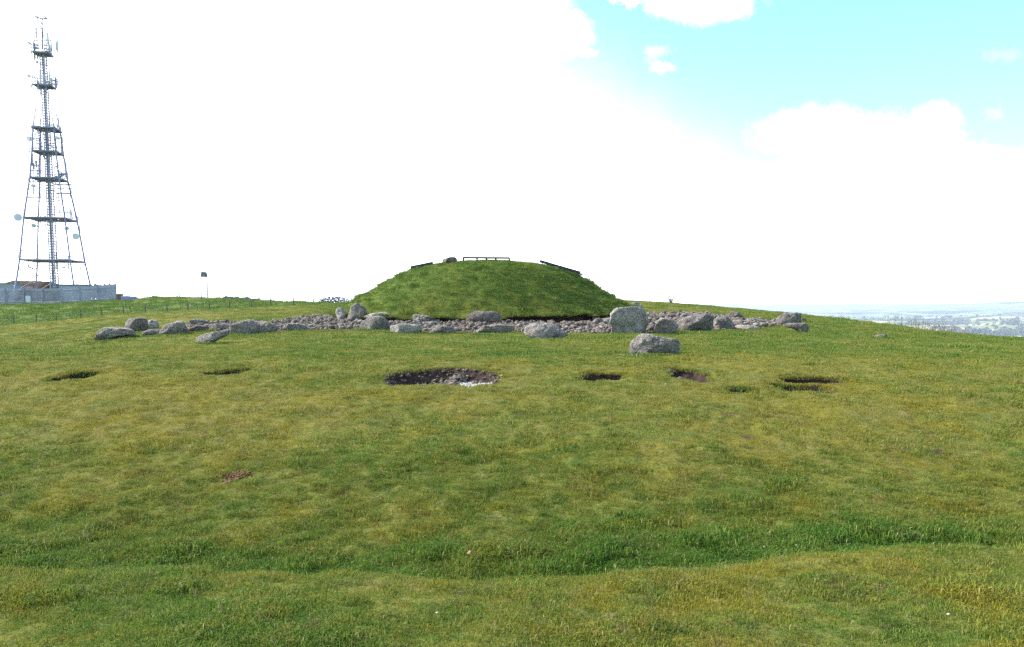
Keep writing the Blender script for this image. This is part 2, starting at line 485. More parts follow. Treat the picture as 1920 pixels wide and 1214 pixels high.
M_ROCK_PALE = rock_mat('pale_granite', (.40, .365, .335), (.19, .17, .15), .6, .25)
M_ROCK_DARK = rock_mat('dark_stone', (.24, .20, .18), (.105, .085, .078), .35, .5)
M_ROCK_LICH = rock_mat('lichen_stone', (.30, .265, .24), (.13, .112, .10), 1.0)
def rubble_mat(name, warm=True, vary='rnd'):
    m, nt, b = new_mat(name)
    if vary == 'attr': r = nt.new('ShaderNodeAttribute', attribute_name='rnd').outputs['Fac']
    else: r = nt.new('ShaderNodeObjectInfo').outputs['Random']
    geo = nt.new('ShaderNodeNewGeometry'); P = geo.outputs['Position']
    n = nt.noise(P, 14, 4, .7); n2 = nt.noise(P, 60, 2, .7)
    c = nt.ramp(r, [(0, (.060, .048, .040)), (.3, (.125, .100, .086)), (.55, (.20, .165, .140)), (.75, (.17, .115, .095)), (.9, (.22, .20, .185)), (1, (.30, .29, .27))])
    c = nt.mix(nt.rng(n, .35, .65, .6, 0), c, (.09, .075, .06))
    c = nt.mix(nt.rng(n2, .55, .7, 0, .4), c, (.36, .34, .32))
    nt.l.new(c, b.inputs['Base Color'])
    nt.l.new(nt.bump(nt.math('ADD', n, nt.math('MULTIPLY', n2, .3)), .8, .03), b.inputs['Normal'])
    b.inputs['Roughness'].default_value = .9
    return m
M_RUB = rubble_mat('rubble'); M_RUBA = rubble_mat('rubble_mass', vary='attr')
def plain_mat(name, c, rough=.7, metal=0, var=.25, scale=3, bump=.3, spec=.3):
    m, nt, b = new_mat(name)
    geo = nt.new('ShaderNodeNewGeometry'); P = geo.outputs['Position']
    n = nt.noise(P, scale, 4, .65); n2 = nt.noise(P, scale * 7, 3, .6)
    f = nt.math('ADD', nt.math('MULTIPLY', n, .6), nt.math('MULTIPLY', n2, .4))
    nt.l.new(nt.mix(nt.rng(f, .3, .7), tuple(q * (1 - var) for q in c), tuple(min(1, q * (1 + var)) for q in c)), b.inputs['Base Color'])
    nt.l.new(nt.bump(f, bump, .02), b.inputs['Normal'])
    b.inputs['Roughness'].default_value = rough; b.inputs['Metallic'].default_value = metal; b.inputs['Specular IOR Level'].default_value = spec
    return m
M_STEEL = plain_mat('galvanised_steel', (.27, .29, .40), .6, .0, .15, 2)
M_STEELD = plain_mat('weathered_steel', (.20, .21, .28), .65, .0, .2, 2)
M_WHITE = plain_mat('white_paint', (.62, .66, .72), .5, 0, .08)
M_PALIS = plain_mat('galvanised_paling', (.26, .28, .36), .55, 0, .2, .8)
M_WOOD = plain_mat('weathered_wood', (.10, .085, .07), .9, 0, .3, 6)
M_BOARD = plain_mat('dark_board', (.045, .050, .055), .8, 0, .3, 4)
M_SOIL = plain_mat('dark_earth', (.042, .026, .023), .95, 0, .5, 9, 1.0, .1)
M_PEAT = plain_mat('earth_scarp', (.050, .034, .028), .95, 0, .5, 12, 1.0, .05)
M_CAGE = plain_mat('pale_cladding', (.30, .33, .40), .6, 0, .1, .7)
M_HUT = plain_mat('brown_heather', (.055, .038, .030), .95, 0, .4, 2.5, 1.0, .05)
M_BARK = plain_mat('bare_twigs', (.17, .175, .22), .9, 0, .25, 4)
M_CHALK = plain_mat('white_pebbles', (.40, .38, .35), .85, 0, .3, 20)
M_RED = plain_mat('red_soil', (.15, .060, .030), .9, 0, .4, 14)
M_LEAF = plain_mat('dry_leaf', (.30, .17, .09), .8, 0, .3, 40)
M_STEM = plain_mat('dry_stems', (.16, .14, .10), .9, 0, .3, 8)
M_PURPLE = plain_mat('purple_paint', (.24, .24, .42), .6, 0, .2, 2)

# ------------------------------------------------------------------ the ground sheet
th_f = np.radians(np.linspace(-41, 41, 600)); 
th = np.concatenate([np.radians(np.arange(-180, -41.5, 2.5)), th_f, np.radians(np.arange(43.5, 179, 2.5))])
rr = np.concatenate([[.05, .5, 1, 1.5, 2, 2.4], np.exp(np.arange(math.log(2.8), math.log(90), .0062)), np.exp(np.arange(math.log(90.5), math.log(2100), .03))])
TH, RR = np.meshgrid(th, rr)
GX, GY = RR * np.sin(TH), RR * np.cos(TH)
GZ = ground_z(GX, GY)
mq = mound_q(GX, GY)
RM = rubble_mask(GX, GY)
GZ = GZ - .25 * (mq < .93)
ground = np_mesh('ground', np.stack([GX, GY, GZ], -1).reshape(-1, 3), grid_faces(len(rr), len(th), True)[:, ::-1], M_GROUND)
tag(ground, kind='structure')
attr(ground, 'lush', lush_of(GX, GY))
soil = np.where(RM, 1.0, 0.0)
soil = np.maximum(soil, (mq < 1.02) * 1.0)
for p in PITS:
    q = pit_q(p, GX, GY); soil = np.maximum(soil, 1 - sstep(.94, 1.02, q))
RX, RY = ground_hit(437, 892)
soil = np.maximum(soil, .6 * (1 - sstep(.2, 1.0, np.hypot((GX - RX) / .24, (GY - RY) / .30))))
# worn bare flecks
soil = np.maximum(soil, .55 * sstep(.62, .80, pn(GX * 1.7, GY * 1.7, 77)) * (GY < 60))
attr(ground, 'soil', soil)

# ------------------------------------------------------------------ pits
def small_stones(name, P, S, mat, parent=None, seed=1, jitter=.35, flat=.7, rot=True, rndbias=None):
    """one mesh of many small angular stones: P (n,3) centres, S (n,) sizes"""
    rng = np.random.default_rng(seed)
    t = (1 + 5 ** .5) / 2
    iv = np.array([(-1, t, 0), (1, t, 0), (-1, -t, 0), (1, -t, 0), (0, -1, t), (0, 1, t), (0, -1, -t), (0, 1, -t), (t, 0, -1), (t, 0, 1), (-t, 0, -1), (-t, 0, 1)], float)
    iv /= np.linalg.norm(iv[0])
    fa = np.array([(0, 11, 5), (0, 5, 1), (0, 1, 7), (0, 7, 10), (0, 10, 11), (1, 5, 9), (5, 11, 4), (11, 10, 2), (10, 7, 6), (7, 1, 8), (3, 9, 4), (3, 4, 2), (3, 2, 6), (3, 6, 8), (3, 8, 9), (4, 9, 5), (2, 4, 11), (6, 2, 10), (8, 6, 7), (9, 8, 1)])
    n = len(P)
    V = iv[None] * (1 + rng.uniform(-jitter, jitter, (n, 12, 1)))
    V = V * np.stack([rng.uniform(.8, 1.35, n), rng.uniform(.7, 1.1, n), rng.uniform(.5, .9, n) * flat / .7], -1)[:, None]
    a = rng.uniform(0, 2 * PI, n); ca, sa = np.cos(a), np.sin(a)
    tl = rng.uniform(-.5, .5, n); ct, st = np.cos(tl), np.sin(tl)
    x, y, z = V[..., 0], V[..., 1], V[..., 2]
    y, z = y * ct[:, None] - z * st[:, None], y * st[:, None] + z * ct[:, None]
    x, y = x * ca[:, None] - y * sa[:, None], x * sa[:, None] + y * ca[:, None]
    V = np.stack([x, y, z], -1) * np.asarray(S)[:, None, None] * .5 + np.asarray(P)[:, None]
    Fa = (fa[None] + 12 * np.arange(n)[:, None, None]).reshape(-1, 3)
    o = np_mesh(name, V.reshape(-1, 3), Fa, mat, parent, smooth=False)
    r = rng.uniform(0, 1, n) if rndbias is None else rndbias
    attr(o, 'rnd', np.repeat(r, 12))
    return o

PIT_LAB = ['largest oblong pit with dark gravel floor and white pebbles at its right end',
           'squarish stony pit in the grass just in front of the lone boulder',
           'narrow dark slot pit between the largest pit and the squarish stony pit',
           'wide dark pit with a curved rim, the farthest back of the three at the right',
           'shallow dark pit with a tapering right end, directly in front of the wide curved pit',
           'small shallow grassy pit between the squarish stony pit and the paired pits',
           'small slanting dark pit on the left slope in front of the long kerb boulders',
           'leftmost slanting dark pit in the grass']
def pit_floor(p, x, y):
    q = pit_q(p, x, y)
    wall = 1 - sstep(.70, .99, q)
    z = surf_z(x, y) - .035 - (p['dep']) * wall + .05 * fbm(x * 5, y * 5, 2, 90) * (q < .97) * sstep(1.0, .8, q)
    if p is PITS[0]:
        dx = (x - p['cx']) / p['hw']
        dy = (y - p['cy']) / p['hd']
        z = z + .20 * np.exp(-((dx - .22) / .16) ** 2) * wall + .06 * sstep(.3, .5, dx) * wall
        ledge = sstep(.26, .34, dx) * sstep(.86, .78, dx) * sstep(-.25, -.5, dy) * (q < 1)
        z = z * (1 - ledge) + (surf_z(x, y) - .075 - .05 * (dy + .95)) * ledge
    return z, q
for k, p in enumerate(PITS):
    e = empty('pit', (p['cx'], p['cy'], float(base_z(p['cx'], p['cy'])) - p['dep']))
    tag(e, PIT_LAB[k], 'pit', 'pits dug in the turf')
    nx, ny = int(p['hw'] * 2.4 / .035) + 8, int(p['hd'] * 2.4 / .035) + 8
    sk = abs(p['skew']) * p['hw'] * 1.6
    X, Y = np.meshgrid(np.linspace(p['cx'] - p['hw'] * 1.12, p['cx'] + p['hw'] * 1.12, nx), np.linspace(p['cy'] - p['hd'] * 1.12 - sk, p['cy'] + p['hd'] * 1.12 + sk, ny))
    Z, q = pit_floor(p, X, Y)
    Z = np.where(q > 1.03, surf_z(X, Y) - .12, Z)
    fq = grid_faces(ny, nx)
    keep = (q.ravel()[fq] < 1.06).all(1)
    V = np.stack([X, Y, Z], -1).reshape(-1, 3) - np.array(e.location)
    used = np.unique(fq[keep]); remap = np.full(nx * ny, -1); remap[used] = np.arange(len(used))
    np_mesh('earth_wall', V[used], remap[fq[keep]], M_SOIL, e)
    rng = np.random.default_rng(100 + k)
    n = int((2600 if k == 0 else 900 if k == 1 else 500) * p['hw'] * p['hd'] / 1.0)
    xs = rng.uniform(-1.15, 1.15, n) * p['hw'] + p['cx']; ys = rng.uniform(-1, 1, n) * (p['hd'] + sk) + p['cy']
    zz, qq = pit_floor(p, xs, ys)
    ok = (qq < .95) & ((qq < .72) | (rng.random(n) < .25)); xs, ys, zz = xs[ok], ys[ok], zz[ok]; m_ = len(xs)
    S = rng.uniform(.03, .085, m_) if k != 1 else rng.uniform(.05, .15, m_)
    small_stones('gravel', np.stack([xs, ys, zz + .01], -1) - np.array(e.location), S, M_RUBA, e, seed=200 + k, rndbias=np.clip(rng.beta(1.2, 2.2, m_), 0, 1))['kind'] = 'stuff'
    if k == 0:
        n = 900
        xs = p['cx'] + p['hw'] * rng.uniform(.30, .82, n); ys = p['cy'] - p['hd'] * rng.uniform(.40, .92, n)
        xs = np.append(xs, p['cx'] + p['hw'] * rng.uniform(.93, .99, 14)); ys = np.append(ys, p['cy'] + p['hd'] * rng.uniform(-.3, .3, 14))
        zz, qq = pit_floor(p, xs, ys); ok = (qq < .985); xs, ys, zz = xs[ok], ys[ok], zz[ok]
        o = small_stones('white_pebbles', np.stack([xs, ys, zz + .01], -1) - np.array(e.location), rng.uniform(.03, .06, len(xs)), M_CHALK, e, seed=301)
        o['kind'] = 'stuff'; o['label'] = 'spill of white pebbles at the near right of the pit floor'

# ------------------------------------------------------------------ boulders
ICO = {}
def ico(sub):
    if sub in ICO: return ICO[sub]
    import bmesh
    bm = bmesh.new(); bmesh.ops.create_icosphere(bm, subdivisions=sub, radius=1)
    V = np.array([v.co[:] for v in bm.verts]); Fa = np.array([[v.index for v in f.verts] for f in bm.faces]); bm.free()
    ICO[sub] = (V, Fa); return ICO[sub]

def boulder_mesh(name, poly, depth, mat, seed, px_m, facets=13, rough=.060, sub=5):
    """poly: silhouette in metres (x, z) around its own centre; depth: half thickness along y"""
    D, Fa = ico(sub)
    rng = np.random.default_rng(seed)
    P = np.array(poly, float)
    # radial distance of the outline by angle
    ang = np.linspace(-PI, PI, 361); rad = np.zeros_like(ang)
    for i, a in enumerate(ang):
        d = np.array([math.cos(a), math.sin(a)]); best = 0
        for j in range(len(P)):
            p0, p1 = P[j], P[(j + 1) % len(P)]; e = p1 - p0
            den = d[0] * e[1] - d[1] * e[0]
            if abs(den) < 1e-9: continue
            t = (p0[0] * e[1] - p0[1] * e[0]) / den; s = (p0[0] * d[1] - p0[1] * d[0]) / den
            if t > 0 and -1e-6 <= s <= 1 + 1e-6: best = max(best, t)
        rad[i] = best
    k = np.exp(-0.5 * (np.arange(-9, 10) / 2.3) ** 2); k /= k.sum()
    rad = np.convolve(np.concatenate([rad[-10:-1], rad, rad[1:10]]), k, 'valid')[:361] if True else rad
    a = np.arctan2(D[:, 2], D[:, 0]); R = np.interp(a, ang, rad)
    rho = np.sqrt(np.clip(1 - D[:, 1] ** 2, 0, 1))
    rp = rho ** .50
    yy = np.sign(D[:, 1]) * np.abs(D[:, 1]) ** .85 * depth
    V = np.stack([np.cos(a) * R * rp, yy, np.sin(a) * R * rp], -1)
    size = max(P[:, 0].max() - P[:, 0].min(), P[:, 1].max() - P[:, 1].min())
    # chisel a few planes
    for i in range(facets):
        nrm = rng.normal(size=3); nrm[1] *= 1.3
        if i < 4: nrm[1] = -abs(nrm[1]) - .4
        nrm /= np.linalg.norm(nrm)
        d = V @ nrm; lim = np.quantile(d, rng.uniform(.80, .93)) if abs(nrm[1]) > .55 else d.max() * rng.uniform(.94, .985)
        ov = np.maximum(d - lim, 0)
        V = V - nrm * (ov * .86)[:, None]
    sc = 2.4 / size
    disp = np.array([mnoise.fractal(Vector(v * sc) + Vector((seed * 3.1, seed, 0)), .9, 2.1, 5) for v in V])
    disp2 = np.array([mnoise.noise(Vector(v * sc * .8) + Vector((seed, 9, seed * 2.))) for v in V])
    nv = V / (np.linalg.norm(V, axis=1)[:, None] + 1e-9)
    V = V + nv * (disp * rough * size * .9 + disp2 * .035 * size)[:, None]
    for ax_, k_ in ((0, 0), (2, 1)):      # keep the full size of the outline after chiselling
        lo, hi = V[:, ax_].min(), V[:, ax_].max(); a0, a1 = P[:, k_].min(), P[:, k_].max()
        V[:, ax_] = a0 + (V[:, ax_] - lo) * (a1 - a0) / (hi - lo)
    return V, Fa

def crop(pts, ox, oy, s): return [(ox + x / s, oy + y / s) for x, y in pts]
A4 = lambda p: crop(p, 170, 540, 4.465)
A5 = lambda p: crop(p, 560, 540, 5.647)
A7 = lambda p: crop(p, 1120, 540, 4.571)
A6 = lambda p: crop(p, 860, 540, 5.647)
BOUL = [
 ('low grey stone streaked with white lichen at the left tip of the kerb', A4([(35, 428), (60, 385), (105, 335), (170, 325), (240, 345), (310, 352), (400, 360), (400, 385), (240, 405), (100, 428)]), M_ROCK_LICH, .5),
 ('upright squarish grey block second in the kerb from the left tip', A4([(285, 320), (290, 265), (330, 250), (400, 248), (465, 258), (478, 330), (450, 378), (340, 378), (300, 350)]), M_ROCK, .45),
 ('small rounded block touching the right side of the squarish grey block', A4([(470, 330), (475, 275), (520, 266), (560, 272), (570, 330), (540, 350), (480, 350)]), M_ROCK_PALE, .5),
 ('low brownish stone lying at the foot of the rounded hump-backed boulder', A4([(430, 405), (445, 370), (500, 348), (560, 345), (600, 360), (590, 392), (500, 402)]), M_ROCK_DARK, .45),
 ('hump-backed grey boulder with a sloping left shoulder, in the left kerb', A4([(570, 392), (600, 340), (650, 300), (740, 272), (780, 285), (815, 350), (800, 375), (640, 397)]), M_ROCK, .45),
 ('small low stone standing behind the kerb with its top above a slanted slab', A4([(830, 312), (835, 275), (890, 260), (970, 285), (978, 308), (900, 314)]), M_ROCK, .5),
 ('thin brown slab leaning up to the right below a small low stone', A4([(795, 377), (910, 314), (985, 325), (975, 357), (880, 377)]), M_ROCK_DARK, .3),
 ('grey boulder wedged between the leaning slab and the longest left boulder', A4([(975, 352), (1010, 308), (1090, 293), (1168, 305), (1168, 362), (1060, 368)]), M_ROCK, .5),
 ('long tilted slab reaching down onto the grass in front of the left kerb', A4([(868, 440), (905, 408), (1000, 372), (1100, 352), (1165, 345), (1150, 392), (1060, 432), (960, 462), (885, 472)]), M_ROCK, .35),
 ('longest and biggest boulder of the left kerb with a humped top', A4([(1155, 382), (1170, 320), (1240, 288), (1330, 265), (1400, 272), (1430, 330), (1400, 382), (1280, 390)]), M_ROCK, .45),
 ('wedge-shaped boulder tapering right beside the longest left boulder', A4([(1385, 382), (1395, 278), (1480, 290), (1585, 340), (1500, 362), (1440, 376)]), M_ROCK, .45),
 ('low triangular stone at the left end of the loose rubble', A4([(1635, 345), (1660, 295), (1730, 300), (1845, 350), (1740, 367)]), M_ROCK, .4),
 ('small round pale boulder at the left foot of the mound', A5([(385, 245), (405, 210), (450, 203), (500, 240), (505, 287), (430, 294)]), M_ROCK_PALE, .6),
 ('pointed grey slab leaning on the left foot of the mound', A5([(510, 305), (560, 215), (610, 158), (660, 170), (720, 215), (725, 292), (640, 307)]), M_ROCK, .35),
 ('pale flat stone lying at the mound edge right of the pointed slab', A5([(690, 305), (770, 262), (880, 256), (980, 268), (1045, 300), (1020, 330), (900, 332), (760, 327)]), M_ROCK_PALE, .5),
 ('dome-shaped speckled boulder in front of the pale flat stone', A5([(640, 447), (680, 365), (750, 305), (830, 293), (900, 320), (960, 390), (967, 447), (800, 452)]), M_ROCK, .55),
 ('oblong blue-grey block with a flat top right of the dome-shaped boulder', A5([(965, 460), (965, 408), (1060, 380), (1200, 375), (1292, 380), (1308, 470), (1230, 492), (1010, 490)]), M_ROCK_PALE, .45),
 ('thin wedge stone with its high end left, tucked under the mound edge', A5([(1205, 362), (1208, 287), (1240, 278), (1340, 308), (1485, 357), (1320, 368)]), M_ROCK, .4),
 ('low two-toned boulder at the grass edge right of the oblong block', A5([(1365, 477), (1440, 405), (1540, 395), (1620, 418), (1695, 487), (1540, 494)]), M_ROCK_LICH, .5),
 ('large brown-grey boulder set into the front foot of the mound', A6([(68, 362), (110, 290), (200, 255), (350, 243), (420, 262), (460, 310), (458, 357), (300, 365)]), M_ROCK_DARK, .4),
 ('low flat grey boulder at the grass edge below the one set into the mound', A6([(185, 472), (240, 400), (350, 386), (480, 403), (595, 472), (400, 492)]), M_ROCK, .45),
 ('mottled boulder bulging down onto the grass before the middle of the mound', A6([(690, 482), (698, 420), (760, 368), (880, 376), (1000, 398), (1090, 458), (1165, 497), (1020, 537), (880, 547), (780, 527)]), M_ROCK_LICH, .45),
 ('small brown stone in the dark gap at the right foot of the mound', A6([(1405, 368), (1440, 340), (1480, 316), (1532, 330), (1525, 367), (1440, 380)]), M_ROCK_DARK, .5),
 ('small grey stone half hidden behind the tallest kerb stone', A6([(1515, 368), (1560, 325), (1640, 318), (1640, 384), (1560, 382)]), M_ROCK, .5),
 ('tallest broad kerb stone with a rounded top, right of the mound', A7([(103, 390), (103, 225), (150, 185), (260, 158), (340, 170), (400, 228), (442, 300), (442, 387), (300, 400), (150, 396)]), M_ROCK_PALE, .32),
 ('small pale stone showing above the tallest kerb stone', A7([(290, 160), (278, 137), (350, 122), (382, 142), (378, 188), (310, 180)]), M_ROCK_PALE, .5),
 ('lone boulder lying out on the grass in front of the kerb', A7([(275, 535), (305, 465), (380, 405), (440, 391), (560, 408), (690, 425), (712, 480), (692, 577), (560, 587), (400, 573), (285, 552)]), M_ROCK_LICH, .45),
 ('upright rounded stone right of the tallest kerb stone', A7([(480, 380), (510, 285), (550, 256), (620, 268), (672, 310), (692, 382), (650, 403), (540, 390)]), M_ROCK, .5),
 ('narrow dark stone leaning in the gap beside the tallest kerb stone', A7([(438, 378), (445, 310), (500, 288), (488, 378)]), M_ROCK_DARK, .5),
 ('large lichen-spotted boulder in the middle of the right kerb', A7([(668, 335), (700, 290), (790, 240), (900, 220), (970, 260), (1008, 352), (900, 378), (700, 383)]), M_ROCK_LICH, .45),
 ('boulder top showing behind the large lichen-spotted boulder', A7([(785, 250), (820, 210), (900, 210), (990, 233), (1003, 265), (900, 275)]), M_ROCK_DARK, .5),
 ('rounded grey boulder right of the large lichen-spotted boulder', A7([(988, 335), (988, 265), (1090, 245), (1150, 270), (1188, 337), (1100, 352), (1010, 352)]), M_ROCK, .5),
 ('peaked dark boulder standing behind the right kerb', A7([(1100, 240), (1150, 197), (1200, 208), (1268, 262), (1180, 275), (1103, 268)]), M_ROCK_DARK, .5),
 ('small low stone in front of the peaked dark boulder', A7([(1158, 302), (1170, 275), (1255, 275), (1248, 317), (1180, 322)]), M_ROCK, .5),
 ('small flat stone poking from the rubble near its right end', A7([(1318, 290), (1330, 263), (1420, 275), (1435, 300)]), M_ROCK, .5),
 ('tall hump-shaped boulder at the right end of the kerb', A7([(1513, 330), (1560, 268), (1610, 213), (1690, 220), (1750, 260), (1758, 307), (1620, 320)]), M_ROCK, .5),
 ('stone cap showing behind the hump-shaped end boulder', A7([(1680, 235), (1700, 209), (1742, 219), (1752, 255), (1700, 258)]), M_ROCK_DARK, .6),
 ('small upright stone on the right flank of the hump-shaped end boulder', A7([(1753, 305), (1758, 258), (1792, 264), (1793, 305)]), M_ROCK, .6),
 ('low stone lying across the front of the hump-shaped end boulder', A7([(1600, 327), (1640, 300), (1740, 306), (1790, 303), (1822, 345), (1822, 382), (1760, 380), (1690, 352)]), M_ROCK_DARK, .45),
 ('long thin flat stone along the grass edge of the right rubble', A7([(1188, 333), (1220, 316), (1340, 328), (1398, 352), (1280, 354)]), M_ROCK, .5),
 ('small outlying stone alone on the grass far right', [(1640, 634), (1645, 629), (1654, 627), (1663, 628), (1662, 634), (1650, 635)], M_ROCK, .5),
]
BASE_OVERRIDE = {25: 585, 30: 606, 36: 606, 5: 611, 12: 594, 13: 596, 32: 600}
DEPTH = {12: 40.3, 13: 39.6, 14: 38.6, 17: 37.0, 19: 36.6, 22: 37.6, 23: 38.0}
boulders = []
for k, (lab, poly, mat, dr) in enumerate(BOUL):
    P = np.array(poly); vb = P[:, 1].max(); 
    ub = (P[:, 0].min() + P[:, 0].max()) / 2
    x0, y0 = ground_hit(ub, max(BASE_OVERRIDE.get(k, vb), vb) - 1.0)
    if k in DEPTH: y0 = DEPTH[k]
    px = F / y0 / math.sqrt(1 + 0)  # px per metre
    w = (P[:, 0].max() - P[:, 0].min()) / px
    depth = max(w * dr * .62, .12)
    yc = y0 + depth * .45
    cu, cv = P[:, 0].mean(), (P[:, 1].min() + P[:, 1].max()) / 2 + 1
    c = at(cu, cv, yc)
    m_per = yc / F * 1.0
    poly_m = [((u - cu) * m_per, -(v - cv) * m_per) for u, v in poly]
    # run the outline down below the turf
    zg = float(surf_z(c[0], yc)) ; 
    low = min(q[1] for q in poly_m); thr = low + .22 * (max(q[1] for q in poly_m) - low)
    drop = max(.06, (c[2] + low) - zg + .05)
    poly_m = [(x, z - (drop if z < thr else 0)) for x, z in poly_m]
    V, Fa = boulder_mesh('boulder', poly_m, depth, mat, k + 3, px, sub=5 if w > .9 else 4)
    zb = c[2] + low
    V = V + np.array([0, 0, -low])
    o = np_mesh('boulder', V, Fa, mat)
    o.location = (c[0], yc, zb)
    tag(o, lab, 'boulder', 'kerb boulders round the mound' if k not in (26, 40) else None)
    boulders.append((c[0], yc, w / 2, depth))

# ------------------------------------------------------------------ rubble
n = 30000
xs = RNG.uniform(-17, 17, n); ys = RNG.uniform(28, 52, n)
ok = rubble_mask(xs, ys) & (mound_q(xs, ys) > .985)
xs, ys = xs[ok], ys[ok]; n = min(len(xs), 13000); xs, ys = xs[:n], ys[:n]
S = np.clip(RNG.gamma(5, .026, n), .07, .30)
zs = ground_z(xs, ys) + S * RNG.uniform(.0, .35, n)
order = np.argsort(-(S / ys))
big, rest = order[:300], order[300:]
print('rubble', n)
small_stones('rubble', np.stack([xs, ys, zs], -1)[rest], S[rest], M_RUBA, seed=5, rndbias=RNG.random(len(rest)))
tag(bpy.data.objects['rubble'], 'bed of loose brown and grey rubble between the kerb boulders and the mound', 'rubble', kind='stuff')
protos = []
for k in range(10):
    D, Fa = ico(2)
    rng = np.random.default_rng(900 + k)
    V = D * np.array([1, rng.uniform(.65, .95), rng.uniform(.5, .75)])
    for i in range(7):
        nr = rng.normal(size=3); nr /= np.linalg.norm(nr); d = V @ nr; V = V - nr * np.maximum(d - d.max() * rng.uniform(.7, .88), 0)[:, None]
    V = V * (1 + .10 * np.array([mnoise.noise(Vector(v * 1.7) + Vector((k * 5., 0, 0))) for v in D]))[:, None]
    o = np_mesh('rubble_stone', V * .5, Fa, M_RUB, smooth=False); protos.append(o)
for i, j in enumerate(big):
    o = protos[i] if i < 10 else protos[i % 10].copy()
    if i >= 10: COL.objects.link(o)
    o.location = (xs[j], ys[j], zs[j] + .02); o.scale = (S[j],) * 3; o.rotation_euler = (random.uniform(-.3, .3), random.uniform(-.3, .3), random.uniform(0, 6.28))
    tag(o, 'loose angular stone among the larger pieces of the rubble bed', 'rubble stone', 'larger loose stones of the rubble bed')

# ------------------------------------------------------------------ the mound
PR = [0, .18, .40, .52, .60, .68, .78, .88, .96, 1.0]
PH = [1.0, .985, .945, .90, .84, .735, .555, .345, .17, .055]
def smoothprof(q):
    f = np.linspace(0, 1.0, 201); h = np.interp(f, PR, PH)
    h = gsm(h[None], 4, 1)[0]
    return np.interp(q, f, h)
HM = 3.06
def mound_top(x, y, q, th):
    qe = q + np.sin(PI * np.clip(q, 0, 1)) * (.095 * np.maximum(np.cos(th), 0) ** 1.5 + .12 * np.maximum(-np.cos(th), 0))
    h = smoothprof(np.clip(qe, 0, 1)) * HM
    # shoulder on the right where the edging board ends
    h = h + sstep(.9, 1, q) * (.02 + .15 * fbm(np.cos(th) * 6, np.sin(th) * 6, 3, 88) + .12 * np.exp(-((th + 1.0) / .28) ** 2))
    h = h + .12 * np.exp(-((qe - .68) / .07) ** 2) * np.exp(-((np.abs(th) - 0.0) / .45) ** 2)
    edge = sstep(1.0, .93, q)
    hh = h * 1.9 + y * .35
    bumps = .06 * fbm(x * .8, hh * .8, 3, 61) + .085 * np.maximum(pn(x * 1.7, hh * 2.6, 64), -.1) + .05 * pn(x * 4.5, hh * 5.5, 65)
    return h + bumps * (.15 + .55 * sstep(.3, .8, q))
nth = 560; qs = np.concatenate([[.004], np.linspace(.02, 1.0, 120)])
tt = np.linspace(-PI, PI, nth, endpoint=False)
T, Q = np.meshgrid(tt, qs)
X, Y = mound_xy(Q, T)
zb = base_z(XC + np.cos(tt) * mound_R(tt), YC + np.sin(tt) * mound_R(tt))
zc = 1.12
def mbase(x, y, q, th):
    ze = np.interp(th, tt, zb, period=2 * PI)
    return zc * (1 - q ** 2) + ze * q ** 2
Z = mbase(X, Y, Q, T) + mound_top(X, Y, Q, T)
mound = empty('burial_mound', (XC, YC, 1.0))
tag(mound, 'steep round grass-covered burial mound with a flattened top in the middle of the scene', 'mound')
O = np.array([XC, YC, 1.0])
M_MOUND = turf_ground_mat('mound_turf', 1.2)
mt = np_mesh('turf', np.stack([X, Y, Z], -1).reshape(-1, 3) - O, grid_faces(len(qs), nth, True), M_MOUND, mound)
attr(mt, 'lush', np.clip(.86 + .22 * fbm(X * .4, Y * .4, 2, 70) - .35 * sstep(.8, 1, Q), 0, 1)); attr(mt, 'soil', .5 * sstep(.62, .8, pn(X * 1.3, Y * 1.3, 79)))
# the undercut earth edge below the turf
lip = []
for (dq, dz) in ((0.0, 0.0), (.004, -.06), (-.010, -.10), (-.030, -.16), (-.035, -.30), (-.015, -.62)):
    qx = 1 + dq + .006 * pn(tt * 30, tt * 0 + dq * 50, 81)
    x, y = mound_xy(qx, tt)
    lip.append(np.stack([x, y, Z[-1] + dz], -1))
np_mesh('earth_edge', np.concatenate(lip) - O, grid_faces(len(lip), nth, True), M_PEAT, mound)

# ------------------------------------------------------------------ grass
def tuft(name, nb, rad, hmin, hmax, w, lean, seed):
    rng = np.random.default_rng(seed); V = []; Fq = []; sh = []
    for i in range(nb):
        a = rng.uniform(0, 2 * PI); r = rad * math.sqrt(rng.random()); x, y = r * math.cos(a), r * math.sin(a)
        h = rng.uniform(hmin, hmax); d = rng.uniform(0, 2 * PI); L = rng.uniform(.2, 1) * lean * h
        dx, dy = math.cos(d), math.sin(d); px, py = -dy, dx; f = rng.uniform(0, PI); cx, cy = math.cos(f) * w / 2, math.sin(f) * w / 2
        k = len(V); s = rng.random()
        z0 = -.015
        V += [(x - cx, y - cy, z0), (x + cx, y + cy, z0),
              (x + dx * L * .35 + cx * .9, y + dy * L * .35 + cy * .9, h * .6), (x + dx * L * .35 - cx * .9, y + dy * L * .35 - cy * .9, h * .6),
              (x + dx * L, y + dy * L, h * (1 - .25 * lean * rng.random()))]
        sh += [s] * 5
        Fq += [(k, k + 1, k + 2, k + 3), (k + 3, k + 2, k + 4)]
    me = bpy.data.meshes.new(name); me.from_pydata(V, [], Fq); me.materials.append(M_BLADE); me.update()
    a = me.attributes.new('shade', 'FLOAT', 'POINT'); a.data.foreach_set('value', np.array(sh, np.float32))
    return bpy.data.objects.new(name, me)      # never linked: only used as instance source

